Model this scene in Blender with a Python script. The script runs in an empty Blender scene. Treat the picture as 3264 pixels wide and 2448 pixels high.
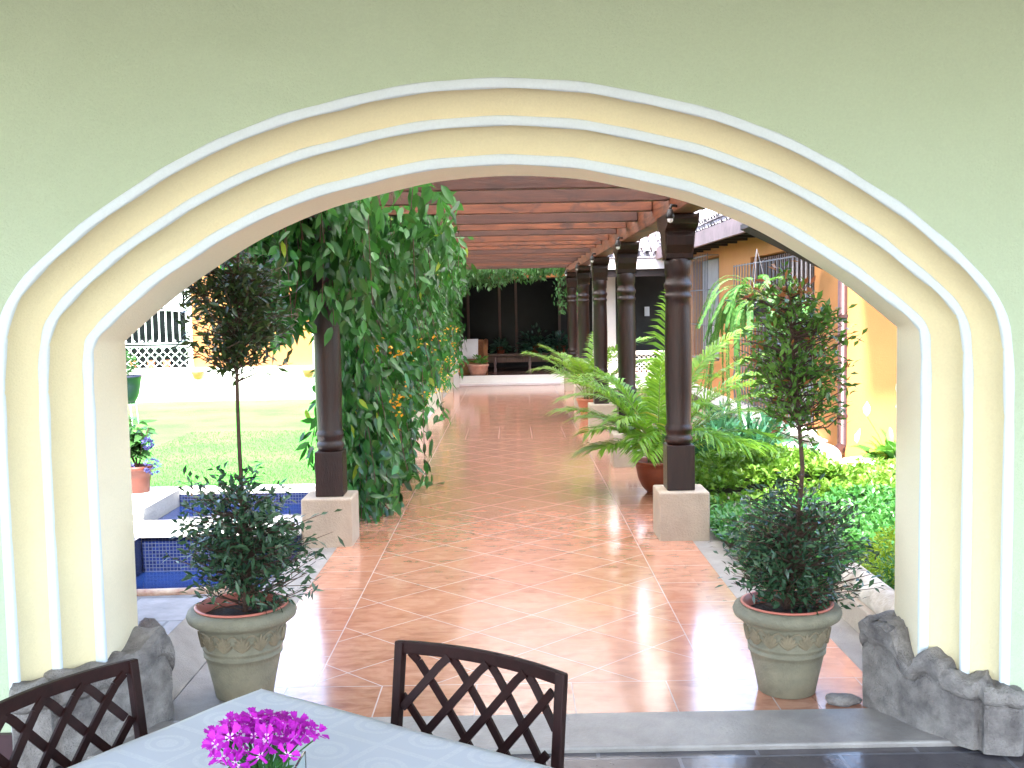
import bpy, math, random
import numpy as np
from math import sin, cos, pi, radians as R_
random.seed(7)
rng = np.random.default_rng(11)
S = bpy.context.scene
COL = S.collection

# ------------------------------------------------------------------ node helper
class NT:
    def __init__(s, mat):
        mat.use_nodes = True
        s.t = mat.node_tree
        s.t.nodes.clear()
        s.out = s.n('ShaderNodeOutputMaterial')
    def n(s, ty, **kw):
        nd = s.t.nodes.new(ty)
        for k, v in kw.items(): setattr(nd, k, v)
        return nd
    def link(s, a, b): s.t.links.new(a, b)
    def put(s, sock, v):
        if isinstance(v, bpy.types.NodeSocket): s.link(v, sock)
        else: sock.default_value = v
    def m(s, op, a, b=None, c=None):
        nd = s.n('ShaderNodeMath', operation=op)
        s.put(nd.inputs[0], a)
        if b is not None: s.put(nd.inputs[1], b)
        if c is not None: s.put(nd.inputs[2], c)
        return nd.outputs[0]
    def mix(s, f, a, b, blend='MIX'):
        nd = s.n('ShaderNodeMix', data_type='RGBA', blend_type=blend)
        s.put(nd.inputs[0], f)
        s.put(nd.inputs[6], a if isinstance(a, bpy.types.NodeSocket) else (*a, 1))
        s.put(nd.inputs[7], b if isinstance(b, bpy.types.NodeSocket) else (*b, 1))
        return nd.outputs[2]
    def noise(s, scale, detail=4, vec=None, rough=.6, dist=0):
        nd = s.n('ShaderNodeTexNoise')
        nd.inputs['Scale'].default_value = scale; nd.inputs['Detail'].default_value = detail
        nd.inputs['Roughness'].default_value = rough; nd.inputs['Distortion'].default_value = dist
        if vec is not None: s.link(vec, nd.inputs['Vector'])
        return nd.outputs[0]
    def ramp(s, f, lo, hi):
        nd = s.n('ShaderNodeMapRange'); s.put(nd.inputs[0], f)
        nd.inputs[1].default_value = lo; nd.inputs[2].default_value = hi
        return nd.outputs[0]
    def pos(s, scale=(1, 1, 1), rot=(0, 0, 0)):
        g = s.n('ShaderNodeNewGeometry'); mp = s.n('ShaderNodeMapping')
        mp.inputs['Scale'].default_value = scale; mp.inputs['Rotation'].default_value = rot
        s.link(g.outputs['Position'], mp.inputs['Vector'])
        return mp.outputs[0]
    def bsdf(s, color, rough=.5, bump=None, bstr=.3, bdist=.01, **kw):
        p = s.n('ShaderNodeBsdfPrincipled')
        s.put(p.inputs['Base Color'], color if isinstance(color, bpy.types.NodeSocket) else (*color, 1))
        s.put(p.inputs['Roughness'], rough)
        for k, v in kw.items(): s.put(p.inputs[k.replace('_', ' ')], v)
        if bump is not None:
            b = s.n('ShaderNodeBump'); b.inputs['Strength'].default_value = bstr; b.inputs['Distance'].default_value = bdist
            s.link(bump, b.inputs['Height']); s.link(b.outputs[0], p.inputs['Normal'])
        s.link(p.outputs[0], s.out.inputs[0])
        return p

def plaster(name, c, c2, rough=.8, scale=3, fine=90, bstr=.25, blotch=.5):
    m = bpy.data.materials.new(name); n = NT(m)
    v = n.pos()
    a = n.ramp(n.noise(scale, 5, v), .35, .7)
    f = n.noise(fine, 3, v)
    col = n.mix(n.m('MULTIPLY', a, blotch), c, c2)
    fm = n.noise(2.3, 3, v)
    st_ = n.ramp(n.noise(.9, 7, v, .7, .8), .52, .78)
    col = n.mix(n.m('MULTIPLY', n.ramp(f, .3, .75), .16), col, tuple(x * .6 for x in c2))
    col = n.mix(n.m('MULTIPLY', st_, .16), col, tuple(x * .62 for x in c2))
    n.bsdf(col, rough, bump=n.m('ADD', n.m('MULTIPLY', f, .4), fm), bstr=bstr, bdist=.02)
    return m

def simple(name, c, rough=.5, var=.25, scale=6, bstr=.15, fine=40, stretch=(1, 1, 1), **kw):
    m = bpy.data.materials.new(name); n = NT(m)
    v = n.pos(stretch)
    a = n.noise(scale, 5, v)
    dark = tuple(x * (1 - var) for x in c); lite = tuple(min(1, x * (1 + var)) for x in c)
    col = n.mix(n.ramp(a, .3, .7), dark, lite)
    n.bsdf(col, rough, bump=n.noise(fine, 4, v), bstr=bstr, bdist=.01, **kw)
    return m

def leafmat(name, a, b, rough=.38, trans=.35, tcol=None, accent=None, accp=.97):
    m = bpy.data.materials.new(name); n = NT(m)
    g = n.n('ShaderNodeNewGeometry')
    rnd = g.outputs['Random Per Island']
    col = n.mix(rnd, a, b)
    if accent: col = n.mix(n.m('GREATER_THAN', rnd, accp), col, accent)
    p = n.bsdf(col, rough)
    p.inputs['Specular IOR Level'].default_value = .5
    t = n.n('ShaderNodeBsdfTranslucent')
    tc = n.mix(.5, col, tcol or tuple(min(1, x * 1.6) for x in b))
    n.link(tc, t.inputs[0])
    mx = n.n('ShaderNodeMixShader'); mx.inputs[0].default_value = trans
    n.link(p.outputs[0], mx.inputs[1]); n.link(t.outputs[0], mx.inputs[2]); n.link(mx.outputs[0], n.out.inputs[0])
    return m

M = {}
M['wall_sage'] = plaster('sage_wall_paint', (.51, .60, .41), (.48, .57, .38), .75, 2.5, 120, .6)
M['cream'] = plaster('cream_arch_paint', (.80, .71, .44), (.78, .66, .40), .7, 2, 120, .35)
M['reveal'] = plaster('lit_cream_reveal_paint', (.97, .86, .62), (.97, .87, .64), .7, 2, 120, .3)  # cream paint lifted: outdoor light on the reveal is put into the colour
M['line'] = plaster('pale_blue_line_paint', (.72, .79, .80), (.68, .75, .77), .6, 5, 120, .2)
M['ceil'] = simple('ceiling_plaster', (.50, .50, .40), .9, .1)
M['orange'] = plaster('orange_wall_paint', (.56, .235, .070), (.50, .19, .052), .8, 1.4, 60, .3, .6)
M['yellow'] = plaster('yellow_wall_paint', (.40, .155, .048), (.36, .13, .04), .8, 1.4, 60, .3, .6)
M['white'] = plaster('white_plinth_paint', (.86, .84, .80), (.76, .73, .68), .7, 3, 60, .3)
M['concrete'] = plaster('rough_concrete', (.34, .31, .27), (.22, .20, .18), .85, 6, 140, .8, .8)
M['block'] = plaster('beige_block_render', (.46, .38, .29), (.36, .30, .23), .9, 6, 90, 1.0, .8)
M['threshold'] = simple('worn_threshold_stone', (.27, .25, .23), .42, .22, 7, .35, 60)
M['oldstone'] = plaster('carved_grey_stone', (.38, .35, .32), (.14, .125, .12), .9, 11, 120, 1.7, 1)
M['wood'] = simple('dark_column_wood', (.018, .006, .004), .36, .5, 3, .35, 22, (8, 8, 1), Specular_IOR_Level=.45)
M['bark'] = simple('bark', (.075, .04, .025), .8, .35, 20, .8, 60)
M['bronze'] = simple('bronze_metal', (.020, .005, .004), .5, .3, 30, .1, 120, Specular_IOR_Level=.25)
M['terracotta'] = simple('terracotta', (.50, .17, .085), .6, .2, 9, .3, 70)
M['terracotta_pale'] = simple('weathered_terracotta', (.62, .33, .24), .75, .25, 8, .5, 50)
M['terracotta_dark'] = simple('dark_terracotta', (.22, .05, .022), .45, .2, 9, .2, 70)
M['terracotta_shaded'] = simple('shaded_terracotta', (.11, .025, .012), .5, .2, 9, .2, 70)  # darker terracotta copy; shade on the hydrangea pot is put into the colour
M['soil'] = simple('potting_soil', (.03, .02, .013), .95, .4, 30, 1.2, 80)
M['earth'] = simple('garden_earth', (.06, .045, .03), .95, .4, 12, 1.2, 60)
M['tealpot'] = simple('slate_pot', (.018, .018, .04), .35, .15, 6)
M['grille'] = simple('white_iron', (.72, .76, .78), .5, .06, 10)
M['greyiron'] = simple('grey_iron', (.14, .14, .155), .45, .15, 20)
M['darkwin'] = simple('dark_window_glass', (.006, .008, .009), .22, .3, 3, 0.02, 4, Specular_IOR_Level=.1)
M['shutter'] = simple('brown_shutter_wood', (.10, .055, .04), .5, .3, 3, .3, 30, (8, 8, 1))
M['greypanel'] = simple('grey_shutter', (.34, .32, .33), .6, .1, 5)
M['fascia'] = simple('pinkish_fascia_board', (.24, .155, .145), .6, .3, 3, .4, 20)
M['fascia_white'] = simple('white_fascia', (.72, .66, .66), .6, .1, 3)
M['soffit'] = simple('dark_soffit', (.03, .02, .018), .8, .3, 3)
M['rooftile'] = simple('grey_roof_tile', (.36, .33, .35), .75, .55, 9, .8, 40)
M['pipe'] = simple('brown_downpipe', (.05, .02, .018), .4, .15, 8)
M['rock'] = plaster('white_rock', (.74, .74, .72), (.5, .5, .48), .8, 5, 50, .8)
M['wicker'] = simple('wicker', (.26, .10, .035), .6, .4, 60, .8, 120)
M['cushion'] = simple('white_cushion', (.75, .75, .78), .85, .05, 5)
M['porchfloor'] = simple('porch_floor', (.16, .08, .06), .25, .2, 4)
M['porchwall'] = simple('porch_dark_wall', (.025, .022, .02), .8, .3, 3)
M['socket'] = simple('socket_plate', (.45, .47, .5), .4, .05, 5)
M['blackplastic'] = simple('black_plastic', (.015, .015, .018), .4, .1, 5)
M['bulb'] = simple('glass_bulb', (.8, .82, .85), .2, .02, 5)
M['liner'] = simple('red_plastic_liner', (.52, .16, .11), .45, .1, 5)
M['stonepot'] = simple('olive_stone_pot', (.20, .185, .125), .7, .18, 14, .5, 110)
M['relief'] = simple('ochre_relief', (.225, .185, .115), .7, .2, 20, .5, 110)
M['flagstone'] = plaster('grey_flagstone', (.40, .40, .40), (.26, .26, .27), .6, 5, 60, .5, .8)

# leaves
M['vine'] = leafmat('vine_leaf', (.004, .032, .010), (.055, .21, .045), .25, .32, (.09, .32, .03), accent=(.28, .38, .03), accp=.988)
M['vine_back'] = leafmat('garland_leaf', (.04, .14, .04), (.10, .27, .08), .30, .3, (.10, .28, .04))
M['top_dark'] = leafmat('topiary_leaf_dark', (.014, .032, .012), (.06, .095, .026), .28, .25, (.10, .14, .03))
M['top_blue'] = leafmat('topiary_leaf_blue', (.018, .05, .026), (.075, .15, .07), .25, .2, (.05, .10, .03))
M['top_green'] = leafmat('topiary_leaf_green', (.045, .12, .022), (.17, .33, .06), .26, .32, (.14, .25, .03), accent=(.30, .10, .04), accp=.95)
M['top_red'] = leafmat('topiary_young_leaf', (.30, .07, .035), (.38, .16, .05), .4, .35, (.5, .2, .06))
M['cover'] = leafmat('ground_cover_leaf', (.03, .14, .03), (.09, .27, .06), .33, .3, (.16, .42, .05))
M['cover_hi'] = leafmat('ground_cover_lime_leaf', (.07, .19, .02), (.18, .32, .04), .38, .3, (.3, .5, .05))
M['palm'] = leafmat('palm_leaflet', (.06, .18, .018), (.20, .38, .03), .34, .4, (.30, .55, .04), accent=(.45, .38, .05), accp=.97)
M['palmstem'] = simple('palm_stem', (.16, .17, .04), .5, .25, 10)
M['fern'] = leafmat('fern_pinna', (.025, .10, .02), (.07, .19, .035), .6, .3, (.18, .5, .06))
M['strap'] = leafmat('strap_leaf', (.02, .09, .045), (.05, .17, .08), .28, .25, (.08, .22, .05))
M['lime'] = leafmat('lime_shrub_leaf', (.20, .34, .012), (.40, .54, .03), .5, .35, (.5, .6, .03))
M['hyd'] = leafmat('hydrangea_leaf', (.03, .09, .025), (.06, .15, .04), .4, .3, (.1, .25, .05))
M['hydflower'] = leafmat('hydrangea_petal', (.05, .05, .16), (.10, .10, .28), .6, .3, (.1, .1, .35))
M['peace'] = leafmat('peace_lily_leaf', (.05, .18, .03), (.12, .32, .05), .35, .35, (.2, .45, .05), accent=(.45, .45, .05), accp=.93)
M['spathe'] = leafmat('white_spathe', (.75, .78, .68), (.8, .82, .74), .5, .35, (.8, .85, .6))
M['darkplant'] = leafmat('shade_plant_leaf', (.015, .05, .035), (.04, .11, .07), .35, .25, (.05, .15, .06))
M['yflower'] = leafmat('orange_blossom', (.75, .22, .01), (.85, .55, .02), .5, .35, (.9, .5, .02))
M['grassb'] = leafmat('grass_blade', (.04, .24, .02), (.07, .32, .04), .6, .25, (.06, .38, .03))
M['bouqleaf'] = leafmat('bouquet_leaf', (.02, .10, .03), (.06, .22, .04), .4, .3, (.1, .3, .05))
def flatc(name, c, rough=.5, **kw):
    m = bpy.data.materials.new(name); n = NT(m); n.bsdf(c, rough, **kw); return m
M['petal'] = leafmat('magenta_petal', (.36, .008, .36), (.72, .03, .68), .6, .35, (.8, .05, .75))
M['petalc'] = flatc('petal_centre', (.85, .55, .85), .6)

# wood rafters
def raftermat():
    m = bpy.data.materials.new('rafter_wood'); n = NT(m)
    v = n.pos((1.2, 1, 14)); v2 = n.pos((2.2, 1, 4))
    oi = n.n('ShaderNodeObjectInfo').outputs['Random']
    g = n.noise(3.0, 6, v, .65, .6)
    base = n.mix(n.ramp(g, .3, .72), (.060, .015, .006), (.21, .060, .020))
    base = n.mix(n.m('MULTIPLY', n.ramp(oi, .3, .7), .75), base, (.035, .012, .009))
    st = n.ramp(n.noise(1.7, 6, v2, .65, 1.2), .50, .64)
    base = n.mix(n.m('MULTIPLY', st, .9), base, (.035, .012, .008))
    n.bsdf(base, .55, bump=g, bstr=.4, bdist=.01)
    return m
M['rafter'] = raftermat()

# walkway tiles
def walkmat():
    m = bpy.data.materials.new('terracotta_floor_tiles'); n = NT(m)
    g = n.n('ShaderNodeNewGeometry'); sp = n.n('ShaderNodeSeparateXYZ'); n.link(g.outputs['Position'], sp.inputs[0])
    x, y = sp.outputs[0], sp.outputs[1]
    T = .425
    def edge(c, size):      # distance to the closest joint, and the cell number
        k = n.m('DIVIDE', c, size)
        fr = n.m('FRACT', k)
        d = n.m('MULTIPLY', n.m('SUBTRACT', .5, n.m('ABSOLUTE', n.m('SUBTRACT', fr, .5))), size)
        return d, n.m('FLOOR', k)
    xs = n.m('ADD', x, .025)
    xf = n.m('ADD', xs, 20 * T * 2 ** .5)
    u = n.m('DIVIDE', n.m('ADD', xf, y), 2 ** .5); w = n.m('DIVIDE', n.m('ADD', n.m('SUBTRACT', 100., xf), y), 2 ** .5)
    d1, i1 = edge(u, T); d2, i2 = edge(w, T)
    dd = n.m('MINIMUM', d1, d2); di = n.m('ADD', n.m('MULTIPLY', i1, 7.31), i2)
    d3, i3 = edge(n.m('ADD', xs, 4.25 + .075 + T * .5), .4375)
    d4, i4 = edge(n.m('SUBTRACT', y, 4.42 - .04), .43)
    ax0 = n.m('ABSOLUTE', xs)
    fr_ = n.m('MULTIPLY', n.m('GREATER_THAN', ax0, .915), n.m('GREATER_THAN', y, 4.81))
    ds = n.m('MINIMUM', n.m('ADD', d3, n.m('MULTIPLY', fr_, 9)), d4); si = n.m('ADD', n.m('MULTIPLY', i3, 3.77), n.m('MULTIPLY', i4, 1.93))
    ax = n.m('ABSOLUTE', xs)
    inx = n.m('LESS_THAN', ax, .915)
    iny = n.m('GREATER_THAN', y, 4.81)
    b1 = n.m('GREATER_THAN', y, 13.84); b2 = n.m('LESS_THAN', y, 15.13)
    notband = n.m('SUBTRACT', 1, n.m('MULTIPLY', b1, b2))
    diag = n.m('MULTIPLY', n.m('MULTIPLY', inx, iny), notband)
    mixv = lambda f, a, b: n.m('ADD', n.m('MULTIPLY', f, a), n.m('MULTIPLY', n.m('SUBTRACT', 1, f), b))
    d = mixv(diag, dd, ds); idn = mixv(diag, di, n.m('ADD', si, 517.3))
    # long joints framing the diagonal field and the straight bands
    dl = n.m('ABSOLUTE', n.m('SUBTRACT', ax, .915)); dl = n.m('ADD', dl, n.m('MULTIPLY', n.m('LESS_THAN', y, 4.81), 9))
    dy = n.m('MINIMUM', n.m('ABSOLUTE', n.m('SUBTRACT', y, 4.81)), n.m('MINIMUM', n.m('ABSOLUTE', n.m('SUBTRACT', y, 13.84)), n.m('ABSOLUTE', n.m('SUBTRACT', y, 15.13))))
    d = n.m('MINIMUM', d, n.m('MINIMUM', dl, n.m('ADD', dy, n.m('MULTIPLY', n.m('GREATER_THAN', ax, .93), 0))))
    joint = n.m('SUBTRACT', 1, n.ramp(d, .0014, .0034))
    wn = n.n('ShaderNodeTexWhiteNoise', noise_dimensions='1D'); n.link(idn, wn.inputs['W'])
    rnd = wn.outputs['Value']
    # mottling, shifted per tile
    cv = n.n('ShaderNodeCombineXYZ'); n.link(n.m('ADD', x, n.m('MULTIPLY', rnd, 37)), cv.inputs[0]); n.link(n.m('MULTIPLY', y, 1.0), cv.inputs[1]); n.link(rnd, cv.inputs[2])
    mot = n.noise(5, 6, cv.outputs[0], .65, .8)
    cs_ = n.n('ShaderNodeMapping'); cs_.inputs['Scale'].default_value = (.6, 1.5, 1); n.link(cv.outputs[0], cs_.inputs['Vector'])
    mot2 = n.noise(11, 7, cs_.outputs[0], .6, .5)
    c = n.mix(n.ramp(mot, .3, .7), (.44, .185, .10), (.62, .32, .21))
    c = n.mix(n.m('MULTIPLY', n.ramp(mot2, .44, .70), .8), c, (.27, .095, .050))
    c = n.mix(n.m('MULTIPLY', rnd, .30), c, (.58, .24, .14))
    c = n.mix(joint, c, (.44, .36, .33))
    rough = n.m('ADD', .13, n.m('ADD', n.m('MULTIPLY', mot2, .14), n.m('MULTIPLY', joint, .5)))
    wav = n.noise(7, 3, g.outputs['Position'])
    h = n.m('ADD', n.m('MULTIPLY', wav, .07), n.m('MULTIPLY', n.m('SUBTRACT', 1, joint), .5))
    h = n.m('ADD', h, n.m('MULTIPLY', rnd, .05))
    p = n.bsdf(c, rough, bump=h, bstr=.35, bdist=.006)
    p.inputs['Specular IOR Level'].default_value = .8
    p.inputs['Coat Weight'].default_value = .6; p.inputs['Coat Roughness'].default_value = .11; p.inputs['Coat IOR'].default_value = 1.6
    return m
M['walk'] = walkmat()

def slabmat(name, size, c1, c2, jc, rough, joint=.006, off=(0, 0), spec=.5, rot=0):
    m = bpy.data.materials.new(name); n = NT(m)
    v = n.pos((1, 1, 1), (0, 0, rot))
    br = n.n('ShaderNodeTexBrick'); n.link(v, br.inputs[0])
    br.inputs['Scale'].default_value = 1; br.inputs['Brick Width'].default_value = size[0]; br.inputs['Row Height'].default_value = size[1]
    br.inputs['Mortar Size'].default_value = joint; br.inputs['Mortar Smooth'].default_value = .1; br.offset = .5
    br.inputs['Color1'].default_value = (*c1, 1); br.inputs['Color2'].default_value = (*c2, 1); br.inputs['Mortar'].default_value = (*jc, 1)
    ns = n.noise(6, 6, v)
    c = n.mix(n.ramp(ns, .35, .7), br.outputs[0], n.mix(.5, br.outputs[0], (0.02, .02, .02)))
    n.bsdf(c, n.m('ADD', rough, n.m('MULTIPLY', ns, .15)), bump=n.m('SUBTRACT', n.noise(14, 4, v), br.outputs[1]), bstr=.35, bdist=.008, Specular_IOR_Level=spec)
    return m
M['dining'] = slabmat('dark_glazed_floor', (.62, .40), (.07, .07, .085), (.10, .085, .09), (.15, .15, .17), .10, .008)
def mosaicmat(name, c1, c2, jc, size=.05, facing='XZ'):
    m = bpy.data.materials.new(name); n = NT(m)
    g = n.n('ShaderNodeNewGeometry'); sp = n.n('ShaderNodeSeparateXYZ'); n.link(g.outputs['Position'], sp.inputs[0])
    ia, ib = {'XZ': (0, 2), 'YZ': (1, 2), 'XY': (0, 1)}[facing]
    def e(cc):
        k = n.m('DIVIDE', n.m('ADD', cc, 50), size); fr = n.m('FRACT', k)
        return n.m('SUBTRACT', .5, n.m('ABSOLUTE', n.m('SUBTRACT', fr, .5))), n.m('FLOOR', k)
    d1, i1 = e(sp.outputs[ia]); d2, i2 = e(sp.outputs[ib])
    j = n.m('LESS_THAN', n.m('MINIMUM', d1, d2), .11)
    wn = n.n('ShaderNodeTexWhiteNoise', noise_dimensions='2D'); cv = n.n('ShaderNodeCombineXYZ')
    n.link(i1, cv.inputs[0]); n.link(i2, cv.inputs[1]); n.link(cv.outputs[0], wn.inputs['Vector'])
    c = n.mix(wn.outputs['Value'], c1, c2); c = n.mix(j, c, jc)
    n.bsdf(c, .2)
    return m
for f in ('XZ', 'YZ', 'XY'):
    M['mosaic' + f] = mosaicmat('blue_mosaic_' + f, (.003, .007, .038), (.006, .014, .075), (.04, .05, .09), .0255, f)
def watermat():
    m = bpy.data.materials.new('pool_water'); n = NT(m)
    v = n.pos()
    p = n.bsdf((.006, .018, .085), .04, bump=n.noise(9, 3, v), bstr=.06, bdist=.02, Transmission_Weight=.35, IOR=1.33)
    return m
M['water'] = watermat()
def lawnmat():
    m = bpy.data.materials.new('lawn_turf'); n = NT(m); v = n.pos()
    a = n.ramp(n.noise(.9, 4, v), .35, .65); b = n.noise(40, 4, v)
    c = n.mix(a, (.04, .29, .02), (.10, .41, .045)); c = n.mix(n.m('MULTIPLY', n.ramp(b, .4, .7), .4), c, (.05, .22, .02))
    n.bsdf(c, .9, bump=b, bstr=.8, bdist=.03); return m
M['lawn'] = lawnmat()
def clothmat():
    m = bpy.data.materials.new('pale_blue_damask'); n = NT(m)
    tc = n.n('ShaderNodeTexCoord'); sp = n.n('ShaderNodeSeparateXYZ'); n.link(tc.outputs['Object'], sp.inputs[0])
    def cell(c, s):
        fr = n.m('FRACT', n.m('DIVIDE', n.m('ADD', c, 10), s)); return n.m('SUBTRACT', fr, .5)
    cx, cy = cell(sp.outputs[0], .17), cell(sp.outputs[1], .17)
    r = n.m('SQRT', n.m('ADD', n.m('POWER', n.m('ABSOLUTE', cx), 2), n.m('MULTIPLY', n.m('POWER', n.m('ABSOLUTE', cy), 2), 1.6)))
    ring = n.m('LESS_THAN', n.m('ABSOLUTE', n.m('SUBTRACT', r, .30)), .045)
    ring2 = n.m('LESS_THAN', r, .17)
    bx = n.m('GREATER_THAN', n.m('MAXIMUM', n.m('ABSOLUTE', cx), n.m('ABSOLUTE', cy)), .45)
    pat = n.m('MAXIMUM', n.m('MAXIMUM', ring, ring2), bx)
    ns = n.noise(160, 3, tc.outputs['Object'])
    pat = n.m('MULTIPLY', pat, n.ramp(ns, .25, .6))
    c = n.mix(pat, (.61, .66, .75), (.665, .715, .79))
    wv = n.noise(3.5, 2, tc.outputs['Object'])
    n.bsdf(c, n.m('SUBTRACT', .62, n.m('MULTIPLY', pat, .2)), bump=n.m('ADD', n.m('MULTIPLY', wv, 3), n.m('ADD', n.m('MULTIPLY', ns, .1), n.m('MULTIPLY', pat, .12))), bstr=.22, bdist=.01)
    return m
M['cloth'] = clothmat()
m = bpy.data.materials.new('vase_glass'); n_ = NT(m); n_.bsdf((.86, .97, .95), .02, Transmission_Weight=1.0, IOR=1.45); M['glass'] = m
m = bpy.data.materials.new('pergola_sheet'); n_ = NT(m)
t_ = n_.n('ShaderNodeBsdfTranslucent'); t_.inputs[0].default_value = (.86, .84, .80, 1)
d_ = n_.n('ShaderNodeBsdfDiffuse'); d_.inputs[0].default_value = (.8, .8, .78, 1)
x_ = n_.n('ShaderNodeMixShader'); x_.inputs[0].default_value = .85
n_.link(d_.outputs[0], x_.inputs[1]); n_.link(t_.outputs[0], x_.inputs[2]); n_.link(x_.outputs[0], n_.out.inputs[0]); M['sheet'] = m

# ------------------------------------------------------------------ mesh helpers
class MB:
    def __init__(s): s.v = []; s.f = []; s.mi = []
    def add(s, vs, fs, mi=0):
        o = len(s.v); s.v += [tuple(p) for p in vs]; s.f += [tuple(i + o for i in f) for f in fs]; s.mi += [mi] * len(fs); return s
    def box(s, lo, hi, mi=0, rot=None, c=None):
        (a, b, d), (e, f, g) = lo, hi
        vs = [(a, b, d), (e, b, d), (e, f, d), (a, f, d), (a, b, g), (e, b, g), (e, f, g), (a, f, g)]
        if rot: # rotate about z at centre c
            cx, cy = c or ((a + e) / 2, (b + f) / 2)
            vs = [(cx + (x - cx) * cos(rot) - (y - cy) * sin(rot), cy + (x - cx) * sin(rot) + (y - cy) * cos(rot), z) for x, y, z in vs]
        return s.add(vs, [(0, 3, 2, 1), (4, 5, 6, 7), (0, 1, 5, 4), (1, 2, 6, 5), (2, 3, 7, 6), (3, 0, 4, 7)], mi)
    def tube(s, path, rad, n=8, mi=0, cap=True):
        P = [np.array(p, float) for p in path]; k = len(P)
        rr = rad if isinstance(rad, (list, tuple)) else [rad] * k
        vs = []; up = None
        for i in range(k):
            t = P[min(i + 1, k - 1)] - P[max(i - 1, 0)]; t /= (np.linalg.norm(t) + 1e-9)
            if up is None: up = np.array((0, 0, 1.)) if abs(t[2]) < .9 else np.array((1., 0, 0))
            a = np.cross(up, t); a /= (np.linalg.norm(a) + 1e-9); b = np.cross(t, a); up = b
            for j in range(n):
                q = 2 * pi * j / n; vs.append(P[i] + rr[i] * (cos(q) * a + sin(q) * b))
        fs = [(i * n + j, i * n + (j + 1) % n, (i + 1) * n + (j + 1) % n, (i + 1) * n + j) for i in range(k - 1) for j in range(n)]
        if cap: fs += [tuple(reversed(range(n))), tuple((k - 1) * n + j for j in range(n))]
        return s.add(vs, fs, mi)
    def lathe(s, prof, c=(0, 0, 0), n=32, mi=0, cap=False, wob=0):
        vs = [(c[0] + r * cos(2 * pi * j / n), c[1] + r * sin(2 * pi * j / n), c[2] + z) for r, z in prof for j in range(n)]
        fs = [(i * n + j, i * n + (j + 1) % n, (i + 1) * n + (j + 1) % n, (i + 1) * n + j) for i in range(len(prof) - 1) for j in range(n)]
        if cap: fs += [tuple(reversed(range(n))), tuple((len(prof) - 1) * n + j for j in range(n))]
        return s.add(vs, fs, mi)
    def bar(s, a, b, w, t, nrm, mi=0):   # rectangular bar from a to b; w across, t along nrm
        a = np.array(a, float); b = np.array(b, float); d = b - a; d /= np.linalg.norm(d)
        nrm = np.array(nrm, float); sd = np.cross(d, nrm); sd /= np.linalg.norm(sd); nn = np.cross(sd, d)
        vs = []
        for p in (a, b):
            for i, j in ((-1, -1), (1, -1), (1, 1), (-1, 1)): vs.append(p + sd * w / 2 * i + nn * t / 2 * j)
        return s.add(vs, [(0, 3, 2, 1), (4, 5, 6, 7), (0, 1, 5, 4), (1, 2, 6, 5), (2, 3, 7, 6), (3, 0, 4, 7)], mi)

def wloc(o):
    v = np.zeros(3)
    while o is not None: v += np.array(o.location); o = o.parent
    return v
def obj(name, mb, mat, parent=None, smooth=False, local=False, bevel=0, sub=0, label=None):
    me = bpy.data.meshes.new(name)
    off = np.zeros(3) if (local or parent is None) else wloc(parent)
    me.from_pydata([tuple(np.array(p) - off) for p in mb.v], [], mb.f)
    for mm in (mat if isinstance(mat, (list, tuple)) else [mat]): me.materials.append(mm)
    if any(mb.mi): me.polygons.foreach_set('material_index', mb.mi)
    if smooth: me.polygons.foreach_set('use_smooth', [True] * len(mb.f))
    me.update()
    o = bpy.data.objects.new(name, me); COL.objects.link(o); o.parent = parent
    if bevel:
        b = o.modifiers.new('b', 'BEVEL'); b.width = bevel; b.segments = 2; b.limit_method = 'ANGLE'
    if sub:
        q = o.modifiers.new('s', 'SUBSURF'); q.levels = sub; q.render_levels = sub
    if label: o['label'] = label
    return o
def tag(o, label=None, cat=None, group=None, kind=None):
    if label: o['label'] = label
    if cat: o['category'] = cat
    if group: o['group'] = group
    if kind: o['kind'] = kind
    return o
def empty(name, loc, label, cat, group=None, rz=0):
    o = bpy.data.objects.new(name, None); COL.objects.link(o); o.location = loc; o.rotation_euler[2] = rz
    o.empty_display_size = .1
    return tag(o, label, cat, group)
def struct(name, mb, mat, **kw):
    o = obj(name, mb, mat, **kw); o['kind'] = 'structure'; return o

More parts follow.
